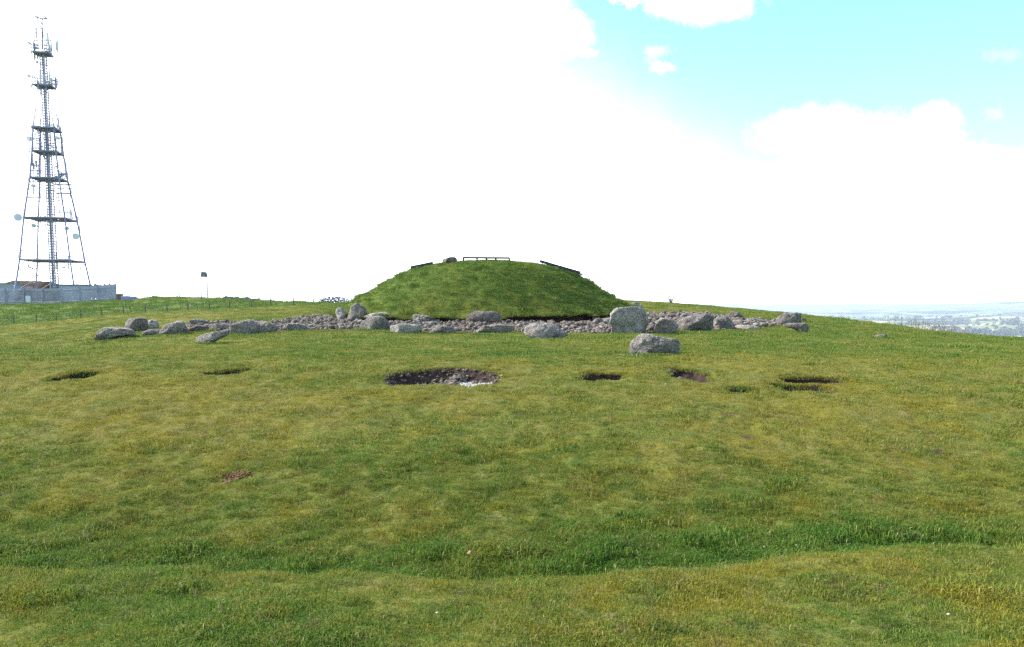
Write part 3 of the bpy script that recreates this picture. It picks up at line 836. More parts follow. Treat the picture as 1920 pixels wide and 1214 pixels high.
def scatter(name, P, rz, sc, lush, sources, parent=None):
    """points carrying attributes, with tufts instanced on them by geometry nodes"""
    me = bpy.data.meshes.new(name); me.vertices.add(len(P)); me.vertices.foreach_set('co', np.asarray(P, np.float32).ravel())
    o = bpy.data.objects.new(name, me); link(o, parent)
    for nm, v in (('rz', rz), ('sc', sc), ('lush', lush), ('pick', RNG.integers(0, len(sources), len(P)).astype(float))):
        attr(o, nm, v)
    ng = bpy.data.node_groups.new(name + '_nodes', 'GeometryNodeTree')
    ng.interface.new_socket('Geometry', in_out='INPUT', socket_type='NodeSocketGeometry')
    ng.interface.new_socket('Geometry', in_out='OUTPUT', socket_type='NodeSocketGeometry')
    N, L = ng.nodes, ng.links
    gi = N.new('NodeGroupInput'); go = N.new('NodeGroupOutput')
    g2i = N.new('GeometryNodeGeometryToInstance')
    for s in sources:
        oi = N.new('GeometryNodeObjectInfo'); oi.inputs['Object'].default_value = s; oi.transform_space = 'ORIGINAL'
        oi.inputs['As Instance'].default_value = True
        L.new(oi.outputs['Geometry'], g2i.inputs[0])
    iop = N.new('GeometryNodeInstanceOnPoints'); iop.inputs['Pick Instance'].default_value = True
    def na(nm, ty='FLOAT'):
        a = N.new('GeometryNodeInputNamedAttribute'); a.data_type = ty; a.inputs[0].default_value = nm; return a.outputs[0]
    L.new(gi.outputs[0], iop.inputs['Points']); L.new(g2i.outputs[0], iop.inputs['Instance'])
    L.new(na('pick'), iop.inputs['Instance Index'])
    cx = N.new('ShaderNodeCombineXYZ'); L.new(na('rz'), cx.inputs[2]); L.new(cx.outputs[0], iop.inputs['Rotation'])
    L.new(na('sc'), iop.inputs['Scale']); L.new(iop.outputs[0], go.inputs[0])
    md = o.modifiers.new('scatter', 'NODES'); md.node_group = ng
    return o
T_NEAR = [tuft('tuft_near', 60, .075, .008, .029, .0034, 1.3, 500 + i) for i in range(5)]
T_MID = [tuft('tuft_mid', 40, .11, .010, .036, .0060, 1.2, 520 + i) for i in range(4)]
T_FAR = [tuft('tuft_far', 44, .20, .015, .050, .010, 1.1, 540 + i) for i in range(4)]

def scatter_area(ymin, ymax, dens, xm=.78):
    area = xm * (ymax ** 2 - ymin ** 2); n = int(area * dens)
    y = np.sqrt(RNG.uniform(ymin ** 2, ymax ** 2, n)); x = RNG.uniform(-xm, xm, n) * y
    ok = (x < 16) if ymin > 25 else np.ones(n, bool)
    keep = ~rubble_mask(x, y) & (mound_q(x, y) > 1.03)
    for p in PITS: keep &= (pit_q(p, x, y) > 1.04) & ~((np.abs(x - p['cx']) < p['hw'] * .9) & (y < p['cy']) & (pit_q(p, x, y) < 1.16))
    keep &= np.hypot((x - RX) / .20, (y - RY) / .27) > .3 + 1.1 * RNG.random(n)
    return x[keep], y[keep]
def put_grass(name, spans, label):
    P = []; rz = []; sc = []; lu = []; src = spans[0][-1]
    for (y0, y1, dens, s0, s1, _) in spans:
        x, y = scatter_area(y0, y1, dens)
        l = lush_of(x, y)
        cl = .5 + .9 * np.maximum(fbm(x * 1.3, y * 1.3, 2, 33), -.4)
        keep = RNG.random(len(x)) < np.clip(.50 + cl * .5 + l * .3 - 1.4 * np.maximum(pn(x * 4.1, y * 4.1, 311) - .28, 0) - 1.5 * np.maximum(pn(x * 9, y * 9, 312) - .3, 0), .04, 1)
        x, y, l, cl = x[keep], y[keep], l[keep], cl[keep]
        ditch = sstep(6.1, 6.8, y) * (1 - sstep(7.8, 9.2, y)) * l
        big = np.maximum(pn(x * 2.2, y * 2.2, 301) - .12, 0) * 1.6 + np.maximum(pn(x * 4.5, y * 4.5, 302) - .1, 0)
        s = RNG.uniform(s0, s1, len(x)) * (.45 + .45 * l + .30 * cl + .55 * ditch + big * np.clip(l + .3, 0, 1))
        P.append(np.stack([x, y, ground_z(x, y)], -1)); sc.append(s); lu.append(l); rz.append(RNG.uniform(0, 2 * PI, len(x)))
    o = scatter(name, np.concatenate(P), np.concatenate(rz), np.concatenate(sc), np.concatenate(lu), src)
    tag(o, label, 'grass', kind='stuff'); return len(np.concatenate(sc))
print('near', put_grass('grass', [(2.2, 6.0, 480, .6, 1.3, T_NEAR), (6.0, 10.5, 330, .6, 1.35, T_NEAR)], 'short mossy grass in the foreground and down the ditch'))
print('mid', put_grass('grass', [(10.5, 15, 150, .8, 1.3, T_MID), (15, 24, 90, .9, 1.4, T_MID)], 'short yellow-green grass around the pits'))
print('far', put_grass('grass', [(24, 40, 26, .8, 1.3, T_FAR), (40, 66, 14, .9, 1.4, T_FAR), (66, 118, 2.5, 1.6, 3.0, T_FAR)], 'short grass beyond the pits and around the kerb boulders'))
# grass of the mound
n = 15000
q = np.sqrt(RNG.uniform(0, 1.01 ** 2, n)); t = RNG.uniform(-PI, PI, n)
keep = (np.sin(t) < .35); q, t = q[keep], t[keep]
rim = RNG.uniform(-PI, 0.2, 1800); q = np.concatenate([q, RNG.uniform(.985, 1.004, 1800)]); t = np.concatenate([t, rim])
x, y = mound_xy(q, t); qc = np.clip(q, 0, 1)
z = mbase(x, y, qc, t) + mound_top(x, y, qc, t)
scatter('grass_cover', np.stack([x, y, z], -1) - O, RNG.uniform(0, 6.28, len(x)), RNG.uniform(.7, 1.4, len(x)) * (.45 + 1.0 * np.maximum(0, .3 + fbm(x * 2.1, z * 3.6, 2, 64))) * (.5 + .5 * sstep(.3, .5, q)), np.clip(.88 + .22 * fbm(x * .4, y * .4, 2, 70) - .3 * sstep(.85, 1, q), 0, 1), T_FAR, mound)['kind'] = 'stuff'

# grass growing down into the two shallow hollows
P = []
for p in (PITS[4], PITS[5], PITS[7]):
    m_ = int(900 * p['hw'] * p['hd']) + 60
    x = p['cx'] + p['hw'] * RNG.uniform(-1, 1, m_); y = p['cy'] + p['hd'] * RNG.uniform(-1, 1, m_) - p['skew'] * (x - p['cx']) * 1.6
    z, q = pit_floor(p, x, y); k_ = (q < 1.0) & (pn(x * 3, y * 3, 5) > -.18)
    P.append(np.stack([x, y, z], -1)[k_])
P = np.concatenate(P)
o = scatter('grass', P, RNG.uniform(0, 6.28, len(P)), RNG.uniform(.7, 1.5, len(P)), np.full(len(P), .55), T_MID)
tag(o, 'grass growing inside the shallow hollows', 'grass', kind='stuff')
# hanging grass round the pit rims and the boulders' feet
P = []; 
for p in PITS:
    m_ = int(260 * (p['hw'] + p['hd']))
    a = RNG.uniform(0, 2 * PI, m_); c, s = np.cos(a), np.sin(a)
    rr_ = 1 / (np.abs(c) ** 2.6 + np.abs(s) ** 2.6) ** (1 / 2.6) * RNG.uniform(.95, 1.08, m_); kk = (s > -.25) | (RNG.random(m_) < .12); c, s, rr_ = c[kk], s[kk], rr_[kk]
    x = p['cx'] + p['hw'] * c * rr_; y = p['cy'] + p['hd'] * s * rr_ - p['skew'] * (x - p['cx']) * 1.6
    P.append(np.stack([x, y, surf_z(x, y) - .03 - .10 * np.clip(1 - rr_ * (np.abs(c) ** 2.6 + np.abs(s) ** 2.6) ** (1 / 2.6), 0, .1) * 10 * 1], -1))
P = np.concatenate(P)
o = scatter('grass', P, RNG.uniform(0, 6.28, len(P)), RNG.uniform(.6, 1.15, len(P)), lush_of(P[:, 0], P[:, 1]), T_MID)
tag(o, 'longer grass overhanging the rims of the pits', 'grass', kind='stuff')
P = []
for (bx, by, bw, bd) in boulders:
    m_ = int(40 + 60 * bw); a = RNG.uniform(-PI, 0.3, m_)
    x = bx + np.cos(a) * bw * 1.02; y = by + np.sin(a) * bd * RNG.uniform(.85, 1.15, m_)
    P.append(np.stack([x, y, surf_z(x, y)], -1))
P = np.concatenate(P); P = P[~rubble_mask(P[:, 0], P[:, 1]) & (mound_q(P[:, 0], P[:, 1]) > 1.02)]
o = scatter('grass', P, RNG.uniform(0, 6.28, len(P)), RNG.uniform(.7, 1.5, len(P)), np.full(len(P), .75), T_FAR)
tag(o, 'longer green grass growing at the feet of the boulders', 'grass', kind='stuff')

# ------------------------------------------------------------------ things on the mound
def mz(x, y):
    th_ = math.atan2(y - YC, x - XC); q_ = min(1, math.hypot(x - XC, y - YC) / float(mound_R(th_)))
    return float(mbase(x, y, q_, th_) + mound_top(np.array(x), np.array(y), np.array(q_), np.array(th_)))
dR = 42.6
xa, _, zt = at(868, 483.5, dR); xb, _, _ = at(956, 485.0, dR)
e = empty('low_railing', ((xa + xb) / 2, dR, mz((xa + xb) / 2, dR)))
tag(e, 'long low dark frame standing on the flat top of the mound', 'railing')
ox, oy, oz = e.location
m = MB(); m.bar((xa - ox, 0, zt - oz + .0), (xb - ox, 0, zt - oz - .02), .058, n=6); m.build('top_rail', M_BOARD, e)
for f in (0.01, .3, .5, .7, .99):
    x = xa + (xb - xa) * f; m = MB(); g = mz(x, dR)
    m.box((x - ox, 0, (zt + g) / 2 - oz - .08), (.09, .07, zt - g + .12)); m.build('post', M_BOARD, e)
for (ua, va, ub, vb, d, lab) in ((770, 499.5, 812, 491.0, 43.0, 'thin sloping edging board on the left shoulder of the mound'), (1012, 487.5, 1088, 509.5, 43.6, 'dark sloping edging board running down the right shoulder of the mound')):
    a = at(ua, va, d); b = at(ub, vb, d)
    o = MB(); L = math.dist(a, b)
    nseg = 5
    e = empty('edging_board', a); tag(e, lab, 'edging board')
    o.box(((b[0] - a[0]) / 2, 0, (b[2] - a[2]) / 2 - .07), (L, .05, .15), ry=-math.atan2(b[2] - a[2], b[0] - a[0]))
    o.build('board', M_BOARD, e)
    for f in (.06, .5, .94):
        x = (b[0] - a[0]) * f; z = (b[2] - a[2]) * f; st = MB(); st.box((x, .05, z - .22), (.05, .05, .40)); st.build('stake', M_WOOD, e)
# stone on top
c = at(843, 488, 42.4)
V, Fa = boulder_mesh('b', [((u - 843) * 42.4 / F, -(v - 488) * 42.4 / F) for u, v in ((829, 492), (832, 487), (845, 483), (853, 482), (857, 487), (857, 493))], .3, M_ROCK, 77, 30, sub=4)
o = np_mesh('boulder', V, Fa, M_ROCK_DARK); o.location = c; tag(o, 'small brown stone on the mound top left of the low railing', 'boulder')

# ------------------------------------------------------------------ mast and compound
def gz(x, y): return float(surf_z(np.array(float(x)), np.array(float(y))))
DM = 128.0
mx, _, _ = at(103, 550, DM)
bz = gz(mx, DM)
mast = empty('telecom_mast', (mx, DM, bz)); tag(mast, 'tall lattice telecommunications mast with platforms and dish aerials behind the steel fence', 'mast')
PL = DM / F
hz = lambda v: at(100, v, DM)[2] - bz
ROT = math.radians(56.3)
# half-diagonal of the square plan at given v
lev = [(545, 70), (490, 59), (412, 48), (337, 34), (287, 28), (243, 24), (163, 10), (102, 8), (60, 7)]
def hd(v): return np.interp(v, [l[0] for l in lev][::-1], [l[1] for l in lev][::-1]) * PL
def corner(k, v):
    r = hd(v); a = ROT + k * PI / 2; return Vector((r * math.cos(a), r * math.sin(a), hz(v)))
legv = [548, 490, 412, 337, 287, 243]
for k in range(4):
    m = MB()
    for a, b in zip(legv[:-1], legv[1:]): m.bar(corner(k, a), corner(k, b), .14, .125, 6)
    m.bar(corner(k, 243), corner(k, 205), .09, .08, 6)
    # climbing brackets on each leg
    for v in range(250, 540, 9):
        c = corner(k, v); s = 1 if k in (0, 3) else -1; m.bar(c, c + Vector((s * random.uniform(.2, .7), random.uniform(-.3, .3), random.uniform(-.1, .1))), .03, n=4)
    m.build('leg', M_PURPLE, mast)
m = MB()
for a, b in zip(legv[:-1], legv[1:]):
    for k in range(4):
        m.bar(corner(k, a), corner((k + 1) % 4, b), .028, n=4); m.bar(corner((k + 1) % 4, a), corner(k, b), .028, n=4)
    mid = (a + b) / 2
    for k in range(4): m.bar(corner(k, mid), corner((k + 1) % 4, mid), .03, n=4)
m.build('cross_bracing', M_STEEL, mast)
m = MB()
cw = .42
for a, b in ((548, 243), (243, 102)):
    w0, w1 = cw * (1 if a > 300 else .8), cw * .75
    for sx, sy in ((-1, -1), (1, -1), (1, 1), (-1, 1)): m.bar((sx * w0, sy * w0, hz(a)), (sx * w1, sy * w1, hz(b)), .09, n=5)
    v = a
    while v > b:
        z0, z1 = hz(v), hz(max(v - 5, b)); w = w0 + (w1 - w0) * (a - v) / (a - b)
        for s in (-1, 1):
            m.bar((-w, s * w, z0), (w, s * w, z0), .04, n=4); m.bar((s * w, -w, z0), (s * w, w, z0), .04, n=4); m.bar((-s * w, s * w, z0), (s * w, s * w, z1), .03, n=4)
        v -= 5
m.box((-.05, -.2, (hz(548) + hz(245)) / 2), (.34, .10, hz(245) - hz(548))); m.box((.0, -.2, (hz(243) + hz(105)) / 2), (.22, .08, hz(105) - hz(243)))
m.build('ladder_column', M_STEEL, mast)
for v, w, th_ in ((490, 61, .22), (412, 50, .26), (337, 35, .30), (287, 29, .30), (243, 27, .28), (163, 20, .28), (102, 18, .32)):
    m = MB(); r = w * PL * .97; z = hz(v); cs = [Vector((r * math.cos(ROT + k * PI / 2), r * math.sin(ROT + k * PI / 2), z)) for k in range(4)]
    for k in range(4):
        a, b = cs[k], cs[(k + 1) % 4]
        m.bar(a, b, th_ * .55, n=5)
        m.bar(a * .55 + Vector((0, 0, z * .45)), b * .55 + Vector((0, 0, z * .45)), th_ * .45, n=5)
        m.bar(a, -a + Vector((0, 0, 2 * z)), .09, n=4)
    dk = [c * .93 + Vector((0, 0, z * .07 + .05)) for c in cs]; inn = [c * .5 + Vector((0, 0, z * .5 + .05)) for c in cs]
    n0 = len(m.v); m.v += dk + inn + [p + Vector((0, 0, .08)) for p in dk + inn]
    for k in range(4):
        k2 = (k + 1) % 4; m.f += [(n0 + k, n0 + 4 + k, n0 + 4 + k2, n0 + k2), (n0 + 8 + k, n0 + 8 + k2, n0 + 12 + k2, n0 + 12 + k), (n0 + k, n0 + k2, n0 + 8 + k2, n0 + 8 + k), (n0 + 4 + k, n0 + 12 + k, n0 + 12 + k2, n0 + 4 + k2)]
    pl = m.build('platform', M_STEELD, mast)
    g = MB()
    for k in range(4):
        a, b = cs[k], cs[(k + 1) % 4]
        for hh in (.55, 1.1): g.bar(a + Vector((0, 0, hh)), b + Vector((0, 0, hh)), .022, n=4)
        for i in range(5): q0 = a.lerp(b, i / 5); g.bar(q0, q0 + Vector((0, 0, 1.1)), .022, n=4)
    g.build('guard_rail', M_STEEL, pl)
# aerial frames between the platforms
def pole(u, va, vb, y=0, r=.065, mat=M_STEEL, nm='aerial_pole', arms=True):
    m = MB(); x = (u - 103) * PL - .571 * y
    m.bar((x, y, hz(va)), (x + random.uniform(-.1, .1), y, hz(vb)), r, n=5)
    if arms:
        for f in (.2, .75):
            z = hz(va) + (hz(vb) - hz(va)) * f; m.bar((x, y, z), (x * .35 - .1, y * .4, z + random.uniform(-.15, .15)), r * .7, n=4)
    return m.build(nm, mat, mast)
LEAN = lambda v: (548 - v) * -.052     # the photographed axis leans by lens tilt; the mast itself is plumb
for (u, va, vb, y) in ((70, 98, 50, -1.2), (88, 100, 62, 1.4), (97, 100, 68, -1.), (80, 96, 40, 0), (64, 92, 70, .6), (105, 95, 80, 0), (68, 160, 140, -1), (76, 186, 128, 1), (105, 185, 148, -.5), (98, 170, 145, 1),
                       (75, 285, 245, -1.5), (78, 285, 220, 1.5), (104, 265, 232, -1.2), (115, 287, 236, .5), (64, 330, 292, -1.4), (76, 330, 290, 1), (110, 335, 302, 1.5), (123, 335, 305, -1), (102, 380, 345, 2), (112, 400, 345, 0)):
    pole(u + (548 - (va + vb) / 2) * .052 - 2, va, vb, y)
rnd = random.Random(21)
for v0 in (102, 102, 163, 163, 243, 243, 287, 287, 337, 337, 412, 490):
    for i in range(6):
        w_ = np.interp(v0, [102, 243, 490], [17, 26, 60]); u_ = 103 + rnd.uniform(-1.25, 1.25) * w_ - (548 - v0) * .052 + 2
        hh = rnd.uniform(10, 34); up = rnd.uniform(.2, 1.1)
        pole(u_ + (548 - v0) * .052 - 2, v0 + hh * (1 - up), v0 - hh * up, rnd.uniform(-1.5, 1.5), rnd.uniform(.05, .085), M_STEEL if i % 2 else M_PURPLE)
def rframe(u0, u1, v0, v1, y):
    m = MB(); sh = (548 - (v0 + v1) / 2) * .052 - 2
    x0, x1 = (u0 + sh - 103) * PL - .571 * y, (u1 + sh - 103) * PL - .571 * y; z0, z1 = hz(v1), hz(v0)
    for p, q in (((x0, z0), (x1, z0)), ((x0, z1), (x1, z1)), ((x0, z0), (x0, z1)), ((x1, z0), (x1, z1)), ((x0, (z0 + z1) / 2), (x1, (z0 + z1) / 2))): m.bar((p[0], y, p[1]), (q[0], y, q[1]), .07, n=4)
    m.build('aerial_frame', M_STEELD, mast)
for a in ((54, 78, 358, 374, -2), (56, 76, 338, 350, -1.6), (104, 135, 343, 360, 1.5), (108, 132, 366, 378, -1.5), (62, 76, 262, 280, -1), (103, 118, 247, 266, 1), (104, 116, 316, 334, -1), (60, 75, 300, 318, 1), (68, 82, 54, 70, 0), (84, 96, 74, 94, .5), (66, 80, 78, 94, -.5), (94, 105, 150, 166, .2)): rframe(*a)
def dish(u, v, r, y=-1, face=0, mat=M_WHITE):
    sh = (548 - v) * .052 - 2; x = (u + sh - 103) * PL - .571 * y; z = hz(v); m = MB()
    m.lathe((x, y, z), [(r * .3, -.35), (r * .85, -.12), (r, 0), (r, .35), (r * .97, .38)], 18, 'Y', face); d = m.build('dish', mat, mast)
    m = MB(); m.bar((x, y + .2, z), (x + (1.2 if u < 100 else -1.2), y + .8, z - .2), .07, n=5); m.build('bracket', M_STEELD, d)
dish(37, 410, .58, -1.5, .5); dish(144, 445, .48, -1.5, 0); dish(59, 263, .36, -1, -.3); dish(57, 145, .22, -.5, .2); dish(67, 426, .3, -2); dish(128, 431, .26, -2); dish(58, 82, .2, 0); dish(110, 262, .28, -1); dish(66, 352, .26, -1.5); dish(120, 326, .24, 1); dish(72, 118, .18, 0); dish(98, 152, .2, -.5)
for (u, v0, v1) in ((107, 80, 103), (90, 66, 88), (93, 90, 100), (66, 320, 308), (70, 305, 316), (61, 300, 312)):
    sh = (548 - v0) * .052 - 2; m = MB(); x = (u + sh - 103) * PL + .571; m.box((x, -1, (hz(v0) + hz(v1)) / 2), (.24, .16, abs(hz(v0) - hz(v1)))); m.build('panel_aerial', M_WHITE if u > 80 else M_STEEL, mast)
# top frame
m = MB(); sh = (548 - 33) * .052 - 2; T_ = lambda u, v: ((u + sh - 103) * PL, random.uniform(-.3, .3), hz(v))
m.bar(T_(66, 30), T_(80, 36), .12); m.bar(T_(80, 36), T_(89, 35), .12); m.bar(T_(84, 31), T_(89, 37), .1); m.bar(T_(68, 31), T_(86, 52), .07); m.bar(T_(84, 36), T_(86, 52), .04); m.bar(T_(80, 100), T_(80, 34), .06)
m.build('top_frame', M_STEELD, mast)
for (u, v) in ((55, 501), (62, 505), (117, 502), (147, 503), (68, 516), (42, 470)):
    m = MB(); x = (u + 1 - 103) * PL + 1.14; m.bar((x, -2, hz(v)), (x + .5, -2, hz(v) - .25), .09); m.bar((x - .3, -2, hz(v - 4)), (x, -2, hz(v)), .04); m.build('floodlight', M_STEELD, mast)

# palisade fence
DF = 117.0
x1 = at(218, 560, DF)[0]; x0 = at(-60, 560, DF)[0]
fe = empty('palisade_fence', (x0, DF, gz(x0, DF))); tag(fe, 'tall galvanised steel palisade fence around the mast compound', 'fence')
bay = 2.75; nb = int((x1 - x0) / bay) + 1; bay = (x1 - x0) / nb
for i in range(nb + 1):
    x = x0 + i * bay; g = gz(x, DF); m = MB(); m.box((x - x0, .05, g + 1.15 - fe.location.z), (.10, .10, 2.5)); m.build('post', M_PALIS, fe)
    if i == nb: break
    m = MB(); np_ = 18
    for j in range(np_):
        xx = x + (j + .5) * bay / np_; g = gz(xx, DF); h = 2.35
        z = g - fe.location.z
        k = len(m.v); w = .048
        m.v += [Vector(p) for p in ((xx - x0 - w, 0, z + .05), (xx - x0, -.03, z + .05), (xx - x0 + w, 0, z + .05), (xx - x0 + w, 0, z + h - .12), (xx - x0, -.03, z + h), (xx - x0 - w, 0, z + h - .12))]
        m.f += [(k, k + 1, k + 4, k + 5), (k + 1, k + 2, k + 3, k + 4)]
    for hh in (.35, 2.0): m.bar((x - x0, .03, gz(x, DF) + hh - fe.location.z), (x + bay - x0, .03, gz(x + bay, DF) + hh - fe.location.z), .03, n=4)
    m.build('paling_panel', M_PALIS, fe)
# side run of the fence going back from the corner
fs = empty('palisade_fence', (x1, DF, gz(x1, DF))); tag(fs, 'return run of the steel palisade fence going back from its right corner', 'fence')
m = MB()
for j in range(110):
    y = DF + .15 * j; g = gz(x1 - .12 * j, y) - fs.location.z; m.box((-.12 * j - .02, y - DF + .08, g + 1.2), (.02, .08, 2.3))
m.build('paling_panel', M_PALIS, fs)
for j in range(7):
    m = MB(); y = 2.75 * j; m.box((-.8 * y - .06, y + .05, gz(x1 - .8 * y, DF + y) - fs.location.z + 1.15), (.1, .1, 2.4)); m.build('post', M_PALIS, fs)
# notice
nx_, _, nz_ = at(52.5, 562, DF - .15)
m = MB(); m.box((0, 0, 0), (.72, .05, 1.08)); o = m.build('notice_board', M_WHITE); o.location = (nx_, DF - .12, nz_); tag(o, 'blank white notice board fixed to the steel palisade fence', 'sign')
m = MB(); m.box((0, 0, .56), (.80, .07, .05)); m.box((0, 0, -.56), (.80, .07, .05)); m.box((-.385, 0, 0), (.05, .07, 1.06)); m.box((.385, 0, 0), (.05, .07, 1.06)); m.build('frame', M_STEELD, o)
# cabins in the compound
def cabin(u0, u1, vt, d, label, mat, roof=None, name='equipment_cabin'):
    xa = at(u0, 550, d)[0]; xb = at(u1, 550, d)[0]; zt = at((u0 + u1) / 2, vt, d)[2]; g = gz((xa + xb) / 2, d); w = xb - xa; h = zt - g
    e = empty(name, ((xa + xb) / 2, d, g)); tag(e, label, 'cabin')
    m = MB(); m.box((0, w * .25, h / 2 - .2), (w, w * .5, h + .1)); wl = m.build('wall', mat, e)
    m = MB(); m.box((0, w * .25, h - .06), (w + .3, w * .5 + .3, .14)); m.build('roof', roof or M_STEELD, e)
    m = MB(); m.box((w * .2, -.03, 1.0), (.9, .06, 2.0)); dr_ = m.build('door', M_STEELD, e)
    m = MB(); m.box((w * .2 + .32, -.08, 1.0), (.05, .06, .16)); m.build('handle', M_STEEL, dr_)
    m = MB(); m.box((-w * .22, -.03, h * .62), (w * .2, .05, .35)); m.build('vent', M_STEEL, e)
cabin(112, 158, 533.5, 124, 'pale grey equipment cabin right of the mast foot behind the fence', M_CAGE)
cabin(-20, 27, 531, 132, 'pale green-roofed cabin at the far left behind the fence', M_CAGE, plain_mat('pale_green_roof', (.20, .25, .19), .8))
cabin(180, 200, 543, 122, 'small pale cabin near the right corner of the steel fence', M_CAGE)
# heathery bank behind the fence
nu, nv = 90, 22; da = 138.0
ua = np.linspace(14, 118, nu); X = np.array([at(u, 535, da)[0] for u in ua])
prof = np.interp(ua, [14, 22, 30, 60, 96, 104, 118], [545, 530, 526.5, 527.5, 529, 533, 545])
top = np.array([at(u, v, da)[2] for u, v in zip(ua, prof)])
S_ = np.linspace(-1, 1, nv); XX, SS = np.meshgrid(X, S_); YY = da + SS * 6
g0 = surf_z(XX, YY) - .3
ZZ = g0 + (np.interp(XX, X, top) - g0) * np.clip(1 - np.abs(SS) ** 2.5, 0, 1) + .13 * fbm(XX * .9, YY * .9, 3, 99) * (np.abs(SS) < .95)
o = np_mesh('heather_bank', np.stack([XX, YY, ZZ], -1).reshape(-1, 3), grid_faces(nv, nu), M_HUT); tag(o, 'long low bank of brown heather behind the steel fence and mast', 'bank')

# box on two poles
dB = 112.0
bx, _, _ = at(384, 560, dB); g = gz(bx, dB)
e = empty('signal_box', (bx, dB, g)); tag(e, 'small grey box raised on two thin poles on the left skyline', 'signal box')
zt = at(384, 511, dB)[2] - g; zb_ = at(384, 520, dB)[2] - g
m = MB(); m.box((-.02, 0, (zt + zb_) / 2), (.62, .45, zt - zb_)); m.box((-.02, -.24, zt + .02), (.70, .55, .05)); m.build('box', M_STEELD, e)
for s, r in ((-.45, .07), (.40, .085)):
    m = MB(); m.bar((s, 0, -.2), (s, 0, zb_ + .5), r, n=6); m.build('pole', M_STEEL, e)
    m = MB(); m.bar((s, 0, -.2), (s, 0, .55), .07, n=6); m.build('base_post', M_WOOD, e)
m = MB(); m.bar((-.45, 0, zb_ + .05), (.4, 0, zb_ + .05), .03); m.bar((.4, -.1, zb_ + .1), (.4, -.1, zt), .04); m.build('bracket', M_STEELD, e)

# field fence: posts with wires
def wire_fence(name, pts, label, hpost, mat, wires=(.35, .7, .95), netting=False, wr=.006, pr=.055):
    x0, y0 = pts[0]; e = empty(name, (x0, y0, gz(x0, y0))); tag(e, label, 'fence'); tops = []
    for (x, y) in pts:
        m = MB(); g = gz(x, y) - e.location.z; h = hpost * random.uniform(.93, 1.06); tl = random.uniform(-.05, .05)
        m.bar((x - x0, y - y0, g - .25), (x - x0 + tl, y - y0, g + h), pr, pr * .9, 7); m.build('post', mat, e); tops.append(Vector((x - x0, y - y0, g)))
    m = MB()
    for a, b in zip(tops[:-1], tops[1:]):
        for w in wires: m.bar(a + Vector((0, -.05, w * hpost)), b + Vector((0, -.05, w * hpost)), wr, n=3)
    m.build('wire', M_STEELD, e); return e
post_u = [-20, 26, 69, 106, 151, 191, 232, 273, 314, 352, 392, 430, 472, 508, 551, 588]
post_v = [616, 611, 606, 602, 597, 595, 592, 589, 586, 583, 580.5, 580, 578, 577, 575, 573]
pts = []
for u, v in zip(post_u, post_v):
    d = 74 if u < 420 else 74 + (u - 420) * .03
    X_ = at(u, v, d)[0]; pts.append((X_, d))
wire_fence('field_fence', pts, 'line of wooden posts and wire crossing the field below the mast', .78, M_WOOD)
# gate, trough and rails right of the compound
pts = [(at(u, 560, d)[0], d) for u, d in ((221, 116), (231, 117), (243, 118), (258, 119), (276, 121), (294, 124), (312, 127))]
wire_fence('field_fence', pts, 'short run of weathered post and wire fence right of the steel palisade', .9, M_WOOD, (.5, .95), wr=.03)
tx, _, _ = at(242, 565, 113); g = gz(tx, 113)
e = empty('water_trough', (tx, 113, g)); tag(e, 'long low blue-grey trough beside the right end of the steel fence', 'trough')
m = MB(); 
for s, sz in (((0, -.3, .32), (1.95, .05, .5)), ((0, .3, .32), (1.95, .05, .5)), ((-.97, 0, .32), (.05, .56, .5)), ((.97, 0, .32), (.05, .56, .5)), ((0, 0, .1), (1.88, .56, .05))): m.box(s, sz)
m.build('tank', M_PURPLE, e); m = MB(); m.box((-.6, 0, .0), (.2, .6, .2)); m.box((.6, 0, .0), (.2, .6, .2)); m.build('foot', M_STEELD, e); m = MB(); m.box((-.5, 0, .61), (.85, .66, .06)); m.build('lid', M_WHITE, e)
gx_, _, _ = at(224, 560, 116.5); g = gz(gx_, 116.5)
e = empty('brick_pier', (gx_, 116.6, g)); tag(e, 'low reddish brick pier against the right end of the steel fence', 'pier')
MBR = plain_mat('red_brick', (.22, .10, .07), .9); m = MB(); m.box((0, 0, .35), (.75, .4, .9)); m.build('shaft', MBR, e); m = MB(); m.box((0, 0, .83), (.85, .5, .07)); m.build('cap', M_CAGE, e)
for i, (u, h) in enumerate(((324, .5), (330, .75), (333, .8), (336.5, 1.0))):
    x = at(u, 556, 121)[0]; m = MB(); m.bar((0, 0, -.3), (.02, 0, h), .07, .06, 7); o = m.build('fence_post', M_WOOD); o.location = (x, 121, gz(x, 121))
    tag(o, ['shortest post at the left of the skyline cluster', 'second post from the left of the skyline cluster', 'third post from the left of the skyline cluster', 'tallest post at the right of the skyline cluster'][i], 'post', 'posts clustered on the left skyline')
# far dark wall on left skyline
xa = at(420, 565, 122)[0]; xb = at(487, 567, 122)[0]; V = []; nW = 24
wl = MB()
for i in range(nW):
    x = xa + (xb - xa) * (i + .5) / nW; g = gz(x, 122); wl.box((x - xa, 0, g + .12 + .05 * math.sin(i * 1.7)), ((xb - xa) / nW + .02, .5, .72 + .12 * math.sin(i * .9)))
o = wl.build('stone_dyke', M_STEELD); o.location = (xa, 122, 0); tag(o, 'low dark dry-stone dyke along the left skyline', 'wall')

